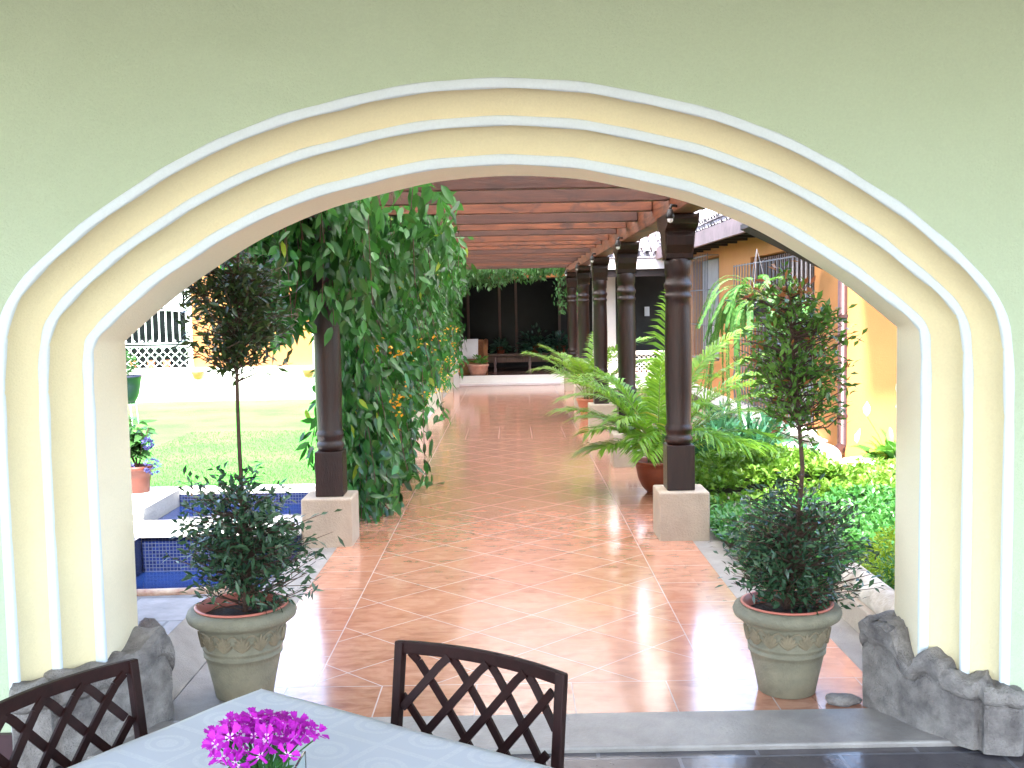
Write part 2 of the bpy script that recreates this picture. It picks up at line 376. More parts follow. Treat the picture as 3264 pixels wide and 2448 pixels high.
def nz(a): return a / (np.linalg.norm(a, axis=-1, keepdims=True) + 1e-9)
def leafobj(name, P, D, L, W, mat, parent, U=None, rows=((.5, 1.),), droop=.15, fold=.25, smooth=True, local=False, mesh_only=False):
    P = np.asarray(P, float); D = nz(np.asarray(D, float)); N = len(P)
    L = np.broadcast_to(np.asarray(L, float), (N,))[:, None]; W = np.broadcast_to(np.asarray(W, float), (N,))[:, None]
    if U is None: U = rng.normal(size=(N, 3)) * .55 + np.array((0, 0, 1.))
    sd = nz(np.cross(D, U)); nn = np.cross(sd, D)
    dr = np.broadcast_to(np.asarray(droop, float), (N,))[:, None]
    def cen(t): return P + D * L * t - np.array((0, 0, 1.)) * dr * L * t * t
    k = len(rows); vs = [cen(0)]
    for t, w in rows:
        c = cen(t)
        vs += [c - sd * W / 2 * w + nn * fold * W / 2 * w, c, c + sd * W / 2 * w + nn * fold * W / 2 * w]
    vs.append(cen(1.))
    nv = 3 * k + 2
    V = np.stack(vs, 1).reshape(-1, 3)
    tr = [(0, 2, 1), (0, 3, 2)]
    for i in range(k - 1):
        a, b, c = 1 + 3 * i, 2 + 3 * i, 3 + 3 * i; d, e, f = a + 3, b + 3, c + 3
        tr += [(a, b, e), (a, e, d), (b, c, f), (b, f, e)]
    a, b, c = 3 * k - 2, 3 * k - 1, 3 * k; tr += [(a, b, nv - 1), (b, c, nv - 1)]
    T = (np.array(tr)[None] + (np.arange(N) * nv)[:, None, None]).reshape(-1, 3)
    if parent is not None and not local: V = V - wloc(parent)
    me = bpy.data.meshes.new(name)
    me.vertices.add(len(V)); me.vertices.foreach_set('co', V.astype(np.float32).ravel())
    me.loops.add(T.size); me.loops.foreach_set('vertex_index', T.astype(np.int32).ravel())
    me.polygons.add(len(T)); me.polygons.foreach_set('loop_start', (np.arange(len(T)) * 3).astype(np.int32))
    me.polygons.foreach_set('loop_total', np.full(len(T), 3, np.int32))
    me.polygons.foreach_set('use_smooth', np.full(len(T), smooth))
    me.materials.append(mat); me.update(calc_edges=True); me.validate()
    if mesh_only: return me
    o = bpy.data.objects.new(name, me); COL.objects.link(o); o.parent = parent
    return o
OV = ((.22, .8), (.55, .95))
def rnd(a, b, n): return rng.uniform(a, b, n)

# ================================================================== SETTING
struct('ground', MB().add([(-60, -40, -.42), (60, -40, -.42), (60, 80, -.42), (-60, 80, -.42)], [(0, 1, 2, 3)]), M['earth'])
# walkway slab
struct('walkway', MB().box((-1.30, 4.42, -.2), (1.30, 23.12, 0)).box((1.302, 4.42, -.2), (1.62, 5.45, 0)), M['walk'])
struct('concrete_kerb', MB().box((-1.55, 4.42, -.3), (-1.304, 23.1, -.004)).box((1.304, 5.454, -.3), (1.52, 23.1, -.004)).box((1.524, 4.6, -.3), (1.80, 5.9, -.008)), M['concrete'])
struct('threshold', MB().box((-1.75, 4.06, -.2), (1.75, 4.416, .012)), M['threshold'], bevel=.01)
struct('dining_floor', MB().box((-8, -7, -.3), (8, 4.056, -.01)), M['dining'])
struct('ceiling', MB().box((-6.5, -2.2, 3.3), (6.5, 4.9, 3.9)), M['ceil'])

# ------------------------------------------------------------------ arch wall
KP = [(0, 2.285), (.28, 2.268), (.5, 2.225), (.74, 2.165), (.98, 2.07), (1.18, 1.96), (1.42, 1.80), (1.63, 1.625)]
def catmull(P, n=6):
    out = []
    for i in range(len(P) - 1):
        p0 = np.array(P[i - 1] if i > 0 else (-P[1][0], P[1][1])); p1 = np.array(P[i]); p2 = np.array(P[i + 1])
        p3 = np.array(P[i + 2]) if i + 2 < len(P) else 2 * p2 - p1
        for k in range(n):
            t = k / n
            out.append(.5 * ((2 * p1) + (-p0 + p2) * t + (2 * p0 - 5 * p1 + 4 * p2 - p3) * t * t + (-p0 + 3 * p1 - 3 * p2 + p3) * t ** 3))
    out.append(np.array(P[-1])); return out
half = catmull(KP)
def outline(d):      # the opening offset outward by d
    pts = []
    for i, p in enumerate(half):
        a = half[max(i - 1, 0)] if i else np.array((-half[1][0], half[1][1])); b = half[min(i + 1, len(half) - 1)]
        t = b - a; t /= np.linalg.norm(t); nrm = np.array((-t[1], t[0]));
        if i == len(half) - 1:
            t = p - half[i - 1]; t /= np.linalg.norm(t); nrm = np.array((-t[1], t[0]))
        pts.append(p + nrm * d)
    a0 = math.atan2(nrm[1], nrm[0])
    for k in range(1, 9):
        q = a0 * (1 - k / 8); pts.append(half[-1] + d * np.array((cos(q), sin(q))))
    for z in (1.59, 1.55, 1.50, 1.44, 1.37, 1.29, 1.2, .9, .5, .1, -.05): pts.append(np.array((1.63 + d, z)))
    k0 = len(half) - 7; k1 = len(half) + 13
    for _ in range(8 if d < .004 else 34):      # plaster edges are rounded over at the springing
        q = [p.copy() for p in pts]
        for i in range(k0, k1): pts[i] = .5 * q[i] + .25 * (q[i - 1] + q[i + 1])
    right = pts; left = [np.array((-p[0], p[1])) for p in pts[1:]][::-1]
    return [(p[0], p[1]) for p in left + right]
def skew(x, y, z):      # the whole splay leans a little to the garden side
    q = min(1, max(0, (z - 1.6) / .3)); return x - (4.5 - y) * (.06 + .05 * q * q * (3 - 2 * q))
def sweep(mb, prof, mi=0, wob=0):
    rows = []
    for j, (d, y) in enumerate(prof):
        rows.append([(skew(x, y, z) + wob * .0025 * sin(i * 1.3 + j), y, z + wob * .0025 * cos(i * 1.1 + j * 2)) for i, (x, z) in enumerate(outline(d))])
    n = len(rows[0]); vs = [p for r in rows for p in r]
    fs = [(j * n + i, j * n + i + 1, (j + 1) * n + i + 1, (j + 1) * n + i) for j in range(len(prof) - 1) for i in range(n - 1)]
    mb.add(vs, fs, mi)
aw = empty('arch_wall', (0, 4.3, 0), 'pale sage green wall with wide stepped cream arch framing the tiled walkway', 'wall')
# wall face & back with hole (band from the outline out to a rectangle)
def holed(mb, d, y, flip=False):
    o = [(skew(x, y, z), z) for x, z in outline(d)]; n = len(o)
    outer = []
    for x, z in o:
        vx, vz = x, z - 1.0
        if z < 1.0: outer.append((6.5 if x > 0 else -6.5, y, z)); continue
        s = min(6.5 / max(abs(vx), 1e-6), (3.3 - 1.0) / max(vz, 1e-6)); outer.append((vx * s, y, 1.0 + vz * s))
    vs = [(x, y, z) for x, z in o] + outer
    mb.add(vs, [(i, i + 1, n + i + 1, n + i) for i in range(n - 1)])
    # fill the two upper corners
    k = next(i for i in range(n) if abs(outer[i][2] - 3.3) < 1e-6); l = max(i for i in range(n) if abs(outer[i][2] - 3.3) < 1e-6)
    mb.add([outer[k - 1], outer[k], (-6.5, y, 3.3)], [(0, 1, 2)]); mb.add([outer[l], outer[l + 1], (6.5, y, 3.3)], [(0, 1, 2)])
mb = MB(); holed(mb, .300, 4.02)
obj('wall_face', mb, M['wall_sage'], aw)
mb = MB(); holed(mb, 0, 4.5)
mb.add([(-6.5, 4.02, 3.3), (6.5, 4.02, 3.3), (6.5, 4.5, 3.3), (-6.5, 4.5, 3.3)], [(0, 1, 2, 3)])
for sx in (-6.5, 6.5): mb.add([(sx, 4.02, -.05), (sx, 4.5, -.05), (sx, 4.5, 3.3), (sx, 4.02, 3.3)], [(0, 1, 2, 3)])
obj('wall_back', mb, M['orange'], aw)
mb = MB(); sweep(mb, [(0, 4.5), (.004, 4.36), (.012, 4.2)]); obj('reveal', mb, M['reveal'], aw, smooth=True)
def cove(d0, y0, d1, y1, n=8): return [(d0 + (d1 - d0) * sin(q), y1 + (y0 - y1) * cos(q)) for q in [pi / 2 * i / n for i in range(n + 1)]]
for a, b in (((.046, 4.2), (.146, 4.11)), ((.178, 4.11), (.268, 4.02))):
    mb = MB(); sweep(mb, cove(*a, *b)); obj('moulding', mb, M['cream'], aw, smooth=True)
for d0, d1, y in ((.008, .047, 4.2), (.144, .180, 4.11), (.266, .303, 4.02)):
    mb = MB(); sweep(mb, [(d0, y + .01), (d0, y - .004), (d0 + .005, y - .006), (d1 - .005, y - .006), (d1, y - .004), (d1, y + .006)], wob=.75)
    obj('painted_line', mb, M['line'], aw, smooth=True)
obj('skirting', MB().box((1.945, 3.995, 0), (6.4, 4.018, .13)).box((-6.4, 3.995, 0), (-1.945, 4.018, .13)), simple('dark_skirting', (.05, .02, .025), .5), aw)

# carved stones at the jamb feet
def stone_base(name, side, label):
    poly = np.array([(1.47, 4.49), (1.56, 4.29), (1.62, 4.17), (1.70, 4.05), (1.79, 3.96), (1.93, 3.93)]) * np.array((side, 1.))
    seg = np.linalg.norm(np.diff(poly, axis=0), axis=1); cum = np.concatenate([[0], np.cumsum(seg)]); cum /= cum[-1]
    def at(u): return np.array((np.interp(u, cum, poly[:, 0]), np.interp(u, cum, poly[:, 1])))
    def nrm_(u):
        q = at(min(1, u + .06)) - at(max(0, u - .06)); q /= np.linalg.norm(q); q = np.array((-q[1], q[0])) * (1 if side > 0 else -1)
        return q
    nu, nv = 56, 34
    def top(u):
        if side > 0:
            t = .40 if u < .27 else (.40 - (u - .27) * 1.6 if u < .345 else .28)
            t += .06 * (abs(u - .50) < .09) * (1 - (abs(u - .5) / .09) ** 2) ** .5 if abs(u - .5) < .09 else 0; t -= .03 * max(0, u - .6) / .4
            t += .006 * sin(u * 43) + .004 * sin(u * 91 + 1)
            if u < .06: t -= .09 * (1 - u / .06) ** 2
        else:
            t = .37 - .14 * max(0, (.10 - u) / .10) ** 2 + .005 * sin(u * 39) + .05 * math.exp(-((u - .12) / .07) ** 2) - .05 * u
        return t
    rs = np.random.default_rng(5 if side > 0 else 9)
    grid = rs.normal(size=(12, 12))
    def lump(a, b):
        a = a * 10.99; b = b * 10.99; i, j = int(a), int(b); fa, fb = a - i, b - j
        fa = fa * fa * (3 - 2 * fa); fb = fb * fb * (3 - 2 * fb)
        return (grid[i, j] * (1 - fa) + grid[i + 1, j] * fa) * (1 - fb) + (grid[i, j + 1] * (1 - fa) + grid[i + 1, j + 1] * fa) * fb
    vs = []
    for i in range(nu + 1):
        u = i / nu; T = top(u)
        for j in range(nv + 1):
            v = j / nv
            if v <= .62:   # front face
                z = T * v / .62; off = -.004 * lump(u, v * .999)
                k = z / max(T, .01)
                if k > .70: off -= .022 * sin(min(1, (k - .70) / .12) * pi / 2)
                if .68 < k < .73: off += .012
                if .76 < u < .80: off += .02
                if side > 0 and u < .35 and k > .85: off += .03 * sin((k - .85) * 60)
                if k > .94: off += .03 * (k - .94) / .06
            else:
                w = (v - .62) / .38; z = T + .010 * lump(u, v * .999) - .01 * w; off = -.015 + .28 * w
            nn = nrm_(u); p = at(u) + nn * off
            # ends rounded
            if u < .04: p = p + nn * .05 * (1 - u / .04) ** 2
            if u > .97: p = p + nn * .04 * ((u - .97) / .03) ** 2
            vs.append((p[0], p[1], z))
    fs = [(i * (nv + 1) + j, (i + 1) * (nv + 1) + j, (i + 1) * (nv + 1) + j + 1, i * (nv + 1) + j + 1) for i in range(nu) for j in range(nv)]
    mb = MB().add(vs, fs)
    # end faces
    n1 = nv + 1
    for i, fl in ((0, 1), (nu, 0)):
        ring = [vs[i * n1 + j] for j in range(n1)]; back = at(i / nu) + nrm_(i / nu) * .28
        ring.append((back[0], back[1], 0)); mb.add(ring, [tuple(range(len(ring)))])
    o = obj(name, mb, M['oldstone'], smooth=False); tag(o, label, 'stone')
    return o
stone_base('carved_stone', 1, 'weathered grey carved stone at foot of the arch, beside the garden bed')
stone_base('carved_stone', -1, 'weathered grey carved stone at foot of the arch, behind a bronze chair')
def rock(name, c, s, mat, label, seed, group=None, cat='rock', sub=3):
    rs = np.random.default_rng(seed); b = bpy.data.meshes.new(name)
    import bmesh
    bm = bmesh.new(); bmesh.ops.create_icosphere(bm, subdivisions=sub, radius=1)
    k = rs.normal(size=(6, 3)) * 2.2; ph = rs.uniform(0, 6, 6)
    for v in bm.verts:
        p = np.array(v.co); f = 1 + sum(.07 * sin(float(k[i] @ p) + ph[i]) for i in range(6))
        v.co = (p[0] * s[0] * f, p[1] * s[1] * f, max(p[2] * f, -.6) * s[2])
    bm.to_mesh(b); bm.free(); b.materials.append(mat)
    for p in b.polygons: p.use_smooth = True
    o = bpy.data.objects.new(name, b); COL.objects.link(o); o.location = c
    return tag(o, label, cat, group)
rock('loose_stone', (1.40, 4.49, .016), (.070, .038, .028), M['oldstone'], 'small dark loose stone lying behind the threshold beside the carved stone', 3)
rock('loose_stone', (-1.63, 4.62, .18), (.07, .07, .19), M['oldstone'], 'upright grey stone stub behind the carved stone and the chair', 4)

# ------------------------------------------------------------------ potted topiaries
def pot(parent, c, s=1.0):
    prof = [(.118, 0), (.125, .004), (.140, .08), (.158, .16), (.163, .185), (.170, .188), (.171, .198), (.165, .201), (.167, .215), (.173, .218), (.174, .228), (.169, .232), (.180, .300), (.186, .325), (.192, .328), (.214, .334), (.232, .348), (.238, .368), (.230, .388), (.212, .398), (.200, .398)]
    prof = [(r * s, z * s) for r, z in prof]
    p = obj('pot', MB().lathe(prof, c, 64), M['stonepot'], parent, smooth=True)
    # acanthus relief band
    mb = MB()
    for k in range(14):
        a0 = 2 * pi * k / 14
        for q, (ln, an) in enumerate(((.074, 0), (.070, .07), (.070, -.07), (.058, .14), (.058, -.14), (.04, .19), (.04, -.19))):
            vs = []; m = 5
            for i in range(m + 1):
                t = i / m; w = .0125 * s * sin(pi * min(1, .12 + t * .88)) ** .7; z = (.236 + t * ln * (1 - abs(an) * .6)) * s
                rad = (.170 + (z / s - .232) * .176) * s
                a = a0 + an * t * 1.15
                for sg in (-1, 0, 1):
                    aa = a + sg * w / rad; rr = rad + (.0105 if sg == 0 else .001) * s
                    vs.append((c[0] + rr * cos(aa), c[1] + rr * sin(aa), c[2] + z))
            mb.add(vs, [(i * 3 + j, i * 3 + j + 1, i * 3 + j + 4, i * 3 + j + 3) for i in range(m) for j in range(2)])
    for k in range(14):   # arches between leaves
        a0 = 2 * pi * (k + .5) / 14; path = []
        for i in range(9):
            t = i / 8; zz = .240 + .070 * (1 - (2 * t - 1) ** 2) ** .5 ; aa = a0 + (t - .5) * .40; rad = (.170 + (zz - .232) * .176)
            path.append((c[0] + rad * s * cos(aa), c[1] + rad * s * sin(aa), c[2] + zz * s))
        mb.tube(path, .0042 * s, 6, 0)
    r = obj('leaf_relief', mb, M['relief'], p, smooth=True)
    li = [(.200, .399), (.203, .404), (.196, .408), (.186, .404), (.182, .36), (.178, .33)]
    obj('liner', MB().lathe([(r_ * s, z * s) for r_, z in li], c, 64), M['liner'], parent, smooth=True)
    mb = MB().lathe([(.182 * s, .352 * s), (.12 * s, .362 * s), (.05 * s, .368 * s), (.001, .366 * s)], c, 32); obj('soil', mb, M['soil'], parent, smooth=True)

def crown(parent, axis, c, rad, n_tw, lmat, leafL, red=None, name='crown', up=.5, per=15, zsp=1.0, leafW=.38, droop=.1):
    """axis: function z-> (x,y); c: centre z; rad: (rx,ry,rz). twigs leave the trunk and carry leaves."""
    tw = MB(); P = []; D = []; L = []; PR = []; DR = []
    for _ in range(n_tw):
        a = rng.uniform(0, 2 * pi); el = rng.uniform(-1, 1); 
        hr = (1 - abs(el) ** 3) ** .5; e = np.array((cos(a) * hr * rad[0], sin(a) * hr * rad[1], el * rad[2]))
        f = rng.uniform(.2, 1.04) ** .55
        lump = .84 + .22 * sin(3.1 * a + 4 * el + c) * sin(2.3 * el + 2 * a)
        tgt = e * f * (lump if lump < 1.05 else 1.05); tz = c + tgt[2]
        z0 = np.clip(tz - rng.uniform(.03, .5) * np.hypot(tgt[0], tgt[1]) - .03, c - rad[2] * .9, c + rad[2] * .8)
        b = np.array((*axis(z0), z0)); t = np.array((axis(c)[0] + tgt[0], axis(c)[1] + tgt[1], tz))
        mid = (b + t) / 2 + rng.normal(size=3) * .02
        path = [b + (mid - b) * s for s in (0, .5)] + [mid, mid + (t - mid) * .6, t]
        path = [np.array(q) for q in path]
        tw.tube(path, [.0042, .0034, .0026, .0019, .001], 4, cap=False)
        dirn = nz(t - mid)
        for _k in range(per):
            s = rng.uniform(.30, 1.02) ** .8
            q = b + (t - b) * s + rng.normal(size=3) * .020
            dd = nz(dirn + rng.normal(size=3) * .75)
            istip = red is not None and q[2] > c + rad[2] * .62 and rng.random() < .35
            (PR if istip else P).append(q); (DR if istip else D).append(dd)
    obj('twigs', tw, M['bark'], parent)
    P = np.array(P); nn = len(P)
    o = leafobj(name, P, np.array(D), rnd(leafL * .65, leafL * 1.15, nn), rnd(leafL * leafW * .7, leafL * leafW * 1.1, nn), lmat, parent, rows=((.5, 1.),), droop=droop, fold=.3)
    if PR: leafobj('young_leaves', np.array(PR), np.array(DR), leafL, leafL * .38, red, parent, droop=.1)
    return o

def topiary(loc, axis, ztop, cr, label, lm, s, bark='bark'):
    t = empty('potted_topiary', loc, label, 'potted tree', 'two tier topiaries in the arch')
    pot(t, loc, s)
    zs = np.linspace(.34, ztop, 14)
    obj('trunk', MB().tube([(*axis(z), z) for z in zs], [float(x) for x in np.linspace(.013, .006, 14)], 10), M['bark'], t, smooth=True)
    for c in cr: crown(t, axis, *c)
    return t
axL = lambda z: (-1.245 + .012 * sin(z * 3) + .025 * (z - .3), 4.75 + .01 * sin(z * 4))
axR = lambda z: (1.205 + .075 * min(1, max(0, (z - .35) / .6)) - .09 * max(0, z - 1.0), 4.67 + .015 * sin(z * 3))
Lc = [(.72, (.42, .32, .38), 260, M['top_blue'], .056, None, 'crown', .5, 11),
      (1.75, (.32, .27, .36), 230, M['top_dark'], .060, None, 'crown', .5, 9)]
Rc = [(.66, (.40, .32, .34), 300, M['top_blue'], .048, None, 'crown', .5, 11),
      (1.50, (.335, .26, .41), 230, M['top_green'], .052, M['top_red'], 'crown', .5, 10)]
topiary((-1.245, 4.75, 0), axL, 2.0, Lc, 'potted two-tier topiary with dark backlit leaves, in front of the blue tiled pool', None, 1.03)
topiary((1.21, 4.67, 0), axR, 1.78, Rc, 'potted two-tier topiary with reddish tips, in front of the green garden bed', None, 1.0)

# ------------------------------------------------------------------ pergola
YS = [7.88, 11.40, 14.75, 18.1, 21.5]
def column(x, y, label, side):
    t = empty('pergola_column', (x, y, 0), label, 'column', 'dark turned wooden pergola columns')
    b = .185
    obj('plinth_block', MB().box((-b + .012 * side, -b, -.1), (b + .012 * side, b, .355)), M['block'], t, local=True, bevel=.012)
    obj('column_foot', MB().box((-.103, -.103, .357), (.103, .103, .69)), M['wood'], t, local=True, bevel=.006)
    pr = [(.085, .69), (.092, .70), (.102, .72), (.102, .74), (.092, .755), (.087, .765), (.094, .78), (.101, .80), (.101, .82), (.093, .835), (.090, .85),
          (.097, 1.1), (.099, 1.3), (.097, 1.5), (.093, 1.7), (.091, 1.76), (.097, 1.77), (.101, 1.785), (.097, 1.80), (.091, 1.81), (.091, 1.83), (.099, 1.845), (.104, 1.865), (.099, 1.885), (.090, 1.90), (.090, 1.945), (.096, 1.955), (.098, 2.04), (.094, 2.06)]
    obj('shaft', MB().lathe(pr, (0, 0, 0), 28), M['wood'], t, local=True, smooth=True)
    # carved bracket capital running along the beam
    prof = [(.085, 2.06), (.092, 2.10), (.125, 2.16), (.135, 2.22), (.125, 2.255), (.165, 2.275), (.245, 2.30), (.275, 2.34), (.275, 2.372)]
    vs = []
    for w in (-.1, .1):
        for yy, z in prof: vs.append((w * (1 if z < 2.25 else 1.12), yy, z))
        for yy, z in reversed(prof): vs.append((w * (1 if z < 2.25 else 1.12), -yy, z))
    n = len(prof) * 2
    fs = [tuple(range(n)), tuple(reversed(range(n, 2 * n)))] + [(i, (i + 1) % n, n + (i + 1) % n, n + i) for i in range(n)]
    obj('bracket', MB().add(vs, fs), M['wood'], t, local=True, bevel=.008)
    return t
ords = ['nearest', 'second', 'third', 'fourth', 'fifth']
RL = ['dark turned wooden column on a beige block, right beside the potted bowl palm',
      'dark turned wooden column whose beige block carries a double wall socket',
      'dark turned wooden column just behind the one with the socket, among palm fronds',
      'dark turned wooden column beside the small palm pot, second from the porch on the palm side',
      'dark turned wooden column next to the porch step with vine tips on its head']
LL = ['dark turned wooden column clear of the vines below, beside the pool and lawn',
      'wooden column swallowed by vines, on the first beige block behind the bare column',
      'wooden column swallowed by vines, block half covered beyond a small hanging sprig',
      'wooden column hidden in the orange flowered part of the vines',
      'wooden column at the end of the vines next to the white porch post']
cols = []
for i, y in enumerate(YS):
    cols.append(column(1.235, y, RL[i], 1)); column(-1.362, y, LL[i], -1)
sk = MB().box((-.075, -.007, -.03), (.075, 0, .03)); 
so = obj('wall_socket', sk, M['socket'], cols[1], local=True); so.location = (.03, -.186, .20)
sh = obj('socket_holes', MB().box((-.045, -.010, -.017), (-.008, -.006, .017)).box((.008, -.010, -.017), (.045, -.006, .017)), M['darkwin'], so, local=True)

pg = empty('pergola_roof', (0, 14.5, 2.37), 'reddish brown wooden pergola ceiling of rafters over the walkway', 'pergola')
for sx, x in ((1, 1.235), (-1, -1.362)):
    obj('beam', MB().box((x - .085, 5.2, 2.374), (x + .085, 22.9, 2.56)), M['rafter'], pg, bevel=.008)
y = 4.85; k = 0
while y < 22.8:
    z0 = 2.475 + .006 * sin(k * 2.1); tl = .004 * sin(k * 5.7)
    if abs(y - 22.5) > .1 or 1:
        mb = MB().box((-1.75, y - .045, z0), (-1.451, y + .045, z0 + .16)); 
        # notched: full length rafter between and above the beams
        mb = MB().box((-1.272, y - .045, z0 + tl), (1.145, y + .045, z0 + .17))
        mb.box((-1.85, y - .045, 2.563), (1.75, y + .045, 2.70))
        obj('rafter', mb, M['rafter'], pg, bevel=.004)
    y += .95 + .03 * sin(k * 3.3); k += 1
obj('roof_sheet', MB().box((-1.95, 5.45, 2.705), (1.9, 23.0, 2.712)), M['sheet'], pg)

# small spot lamps on the beam
for i, y in enumerate((7.35, 10.9, 14.3, 17.6, 21.0)):
    t = empty('spot_lamp', (1.12, y, 2.36), ['small black spot lamp with clear bulb by the nearest column bracket', 'small black spot lamp on the beam by the bracket of the socket column',
        'tiny black spot lamp on the beam by the third column bracket from the arch', 'tiny black spot lamp on the beam by the fourth column bracket from the arch', 'tiny black spot lamp on the beam nearest the porch'][i], 'lamp', 'spot lamps along the pergola beam')
    mb = MB().tube([(.03, 0, .04), (-.01, -.01, .045), (-.02, -.02, .02)], .010, 8).lathe([(.026, -.045), (.03, -.03), (.02, .012), (.006, .02)], (-.02, -.02, 0), 12, cap=True)
    obj('housing', mb, M['blackplastic'], t, local=True, smooth=True)
    obj('bulb', MB().lathe([(.003, -.075), (.016, -.068), (.021, -.056), (.018, -.046)], (-.02, -.02, 0), 12), M['bulb'], t, local=True, smooth=True)

# ------------------------------------------------------------------ hanging vines
def vines(name, label, strands, mat, leafL, parent=None, stem=True, dirbias=(0, 0, -1), spread=.55, extra=None):
    t = parent or empty(name, strands[0][0], label, 'vine')
    P = []; D = []; tb = MB()
    for (p, ln, dens, sw) in strands:
        p = np.array(p, float); k = max(2, int(ln / .12)); path = [p.copy()]; q = p.copy(); dr = rng.normal(size=3) * .008 * sw
        for i in range(k):
            dr += rng.normal(size=3) * .0026 * sw; dr[2] = 0; q = q + dr + np.array((0, 0, -ln / k)); path.append(q.copy())
        if stem and rng.random() < .35: tb.tube(path, .0035, 4, cap=False)
        n = int(ln * dens)
        for i in range(n):
            s = rng.uniform(0, 1) * (len(path) - 1.001); j = int(s)
            c = path[j] + (path[j + 1] - path[j]) * (s - j) + rng.normal(size=3) * .035
            d = np.array(dirbias) + rng.normal(size=3) * spread
            P.append(c); D.append(d)
    P = np.array(P); D = nz(np.array(D)); n = len(P)
    # the blades hang with their faces turned outwards
    U = rng.normal(size=(n, 3)) * .8 + np.array((.5, -1.0, .35))
    if stem: obj('stems', tb, M['bark'], t)
    leafobj('foliage', P, D, rnd(leafL * .6, leafL * 1.15, n), rnd(leafL * .26, leafL * .44, n), mat, t, U=U, rows=OV, droop=rnd(-.15, .3, n), fold=.22)
    return t
st = []
# outer skirt on the garden side and inner curtain on the walkway side
for i in range(1150):
    y = 7.1 + (22.3 - 7.1) * rng.random() ** 1.25
    x = -1.30 + rng.normal() * .12
    if y < 8.3:      # around the bare column: only short tresses
        x = rng.uniform(-1.95, -.95); y = rng.uniform(7.0, 8.2)
        z0 = 2.60; ln = rng.uniform(.35, 1.05)
        if x > -1.25: y += .3
    elif rng.random() < .40:
        # bulging canopy reaching over the walk
        bul = .72 if y < 12 else (.5 if y < 16 else .3)
        w = rng.random(); x = -1.2 + bul * w
        z0 = 2.60 - .05 * w; ln = rng.uniform(.2, 1.0 - .5 * w)
    else:
        z0 = 2.6; ln = rng.uniform(1.5, 2.5); x = min(max(x, -1.37 + rng.uniform(0, .1)), -1.12 - rng.uniform(0, .1))
        if y > 11.5: ln = rng.uniform(1.1, 2.15)
    st.append(((x, y, z0), ln, 26 if y < 12 else 18, 1.0))
for i in range(230):    # dense lower curtain close behind the column
    st.append(((-1.30 + rng.normal() * .10, rng.uniform(8.5, 11.0), rng.uniform(1.0, 1.8)), rng.uniform(.7, 1.7) , 20, 1))
for i in range(60):     # mass in front of the second block
    st.append(((-1.17 + rng.normal() * .04, rng.uniform(9.6, 11.3), rng.uniform(.8, 1.3)), rng.uniform(.5, .95), 18, 1))
for i in range(70):     # the pale tresses outside the column over the lawn
    st.append(((rng.uniform(-1.95, -1.5), rng.uniform(7.2, 9.0), 2.65), rng.uniform(.5, 1.15), 20, 1))
for i in range(26): st.append(((rng.uniform(-1.1, -.35), rng.uniform(5.9, 7.4), 2.62), rng.uniform(.08, .32), 26, 1))
st = [s for s in st]
vt = vines('hanging_vine', 'dense green vine curtain hanging from the pergola over the walkway edge, with orange blossoms', st, M['vine'], .145)
fl = rng.random((64, 3)); P = np.array([(-1.10 + .12 * a, 8.4 + 12 * b, .45 + 1.0 * c * (1 if b < .5 else .9)) for a, b, c in fl])
P = np.repeat(P, 7, 0) + rng.normal(size=(448, 3)) * .035
leafobj('blossoms', P, rng.normal(size=(448, 3)) + np.array((.5, -1, 0)), .038, .03, M['yflower'], vt, droop=0)
# trailing sprig lying over the tiles
sp = [(-1.02, 10.2, .25), (-.93, 10.15, .12), (-.85, 10.1, .05), (-.76, 10.12, .03), (-.68, 10.1, .025)]
obj('sprig', MB().tube(sp, .003, 5), M['bark'], vt)
P = np.array([sp[i % 5] for i in range(9)]) + rng.normal(size=(9, 3)) * .02; P[:, 2] = np.abs(P[:, 2]) + .02
leafobj('sprig_leaves', P, rng.normal(size=(9, 3)) * (1, 1, .3), .11, .05, M['vine_back'], vt, rows=OV)
# leaf garland over the porch
st = []
for i in range(330):
    x = rng.uniform(-1.25, 1.15); ln = rng.uniform(.12, .42) * (1.3 - .35 * (x + 1.2)); st.append(((x, rng.uniform(22.2, 22.75), 2.60 - .05 * rng.random()), max(.1, ln), 30, .6))
for i in range(22): st.append(((rng.uniform(.85, 1.5), rng.uniform(22.0, 22.5), 2.55), rng.uniform(.4, 1.0), 22, .6))
gt = vines('leaf_garland', 'pale green leaf garland hanging across the top of the dark porch', st, M['vine_back'], .12, stem=True, spread=.8)

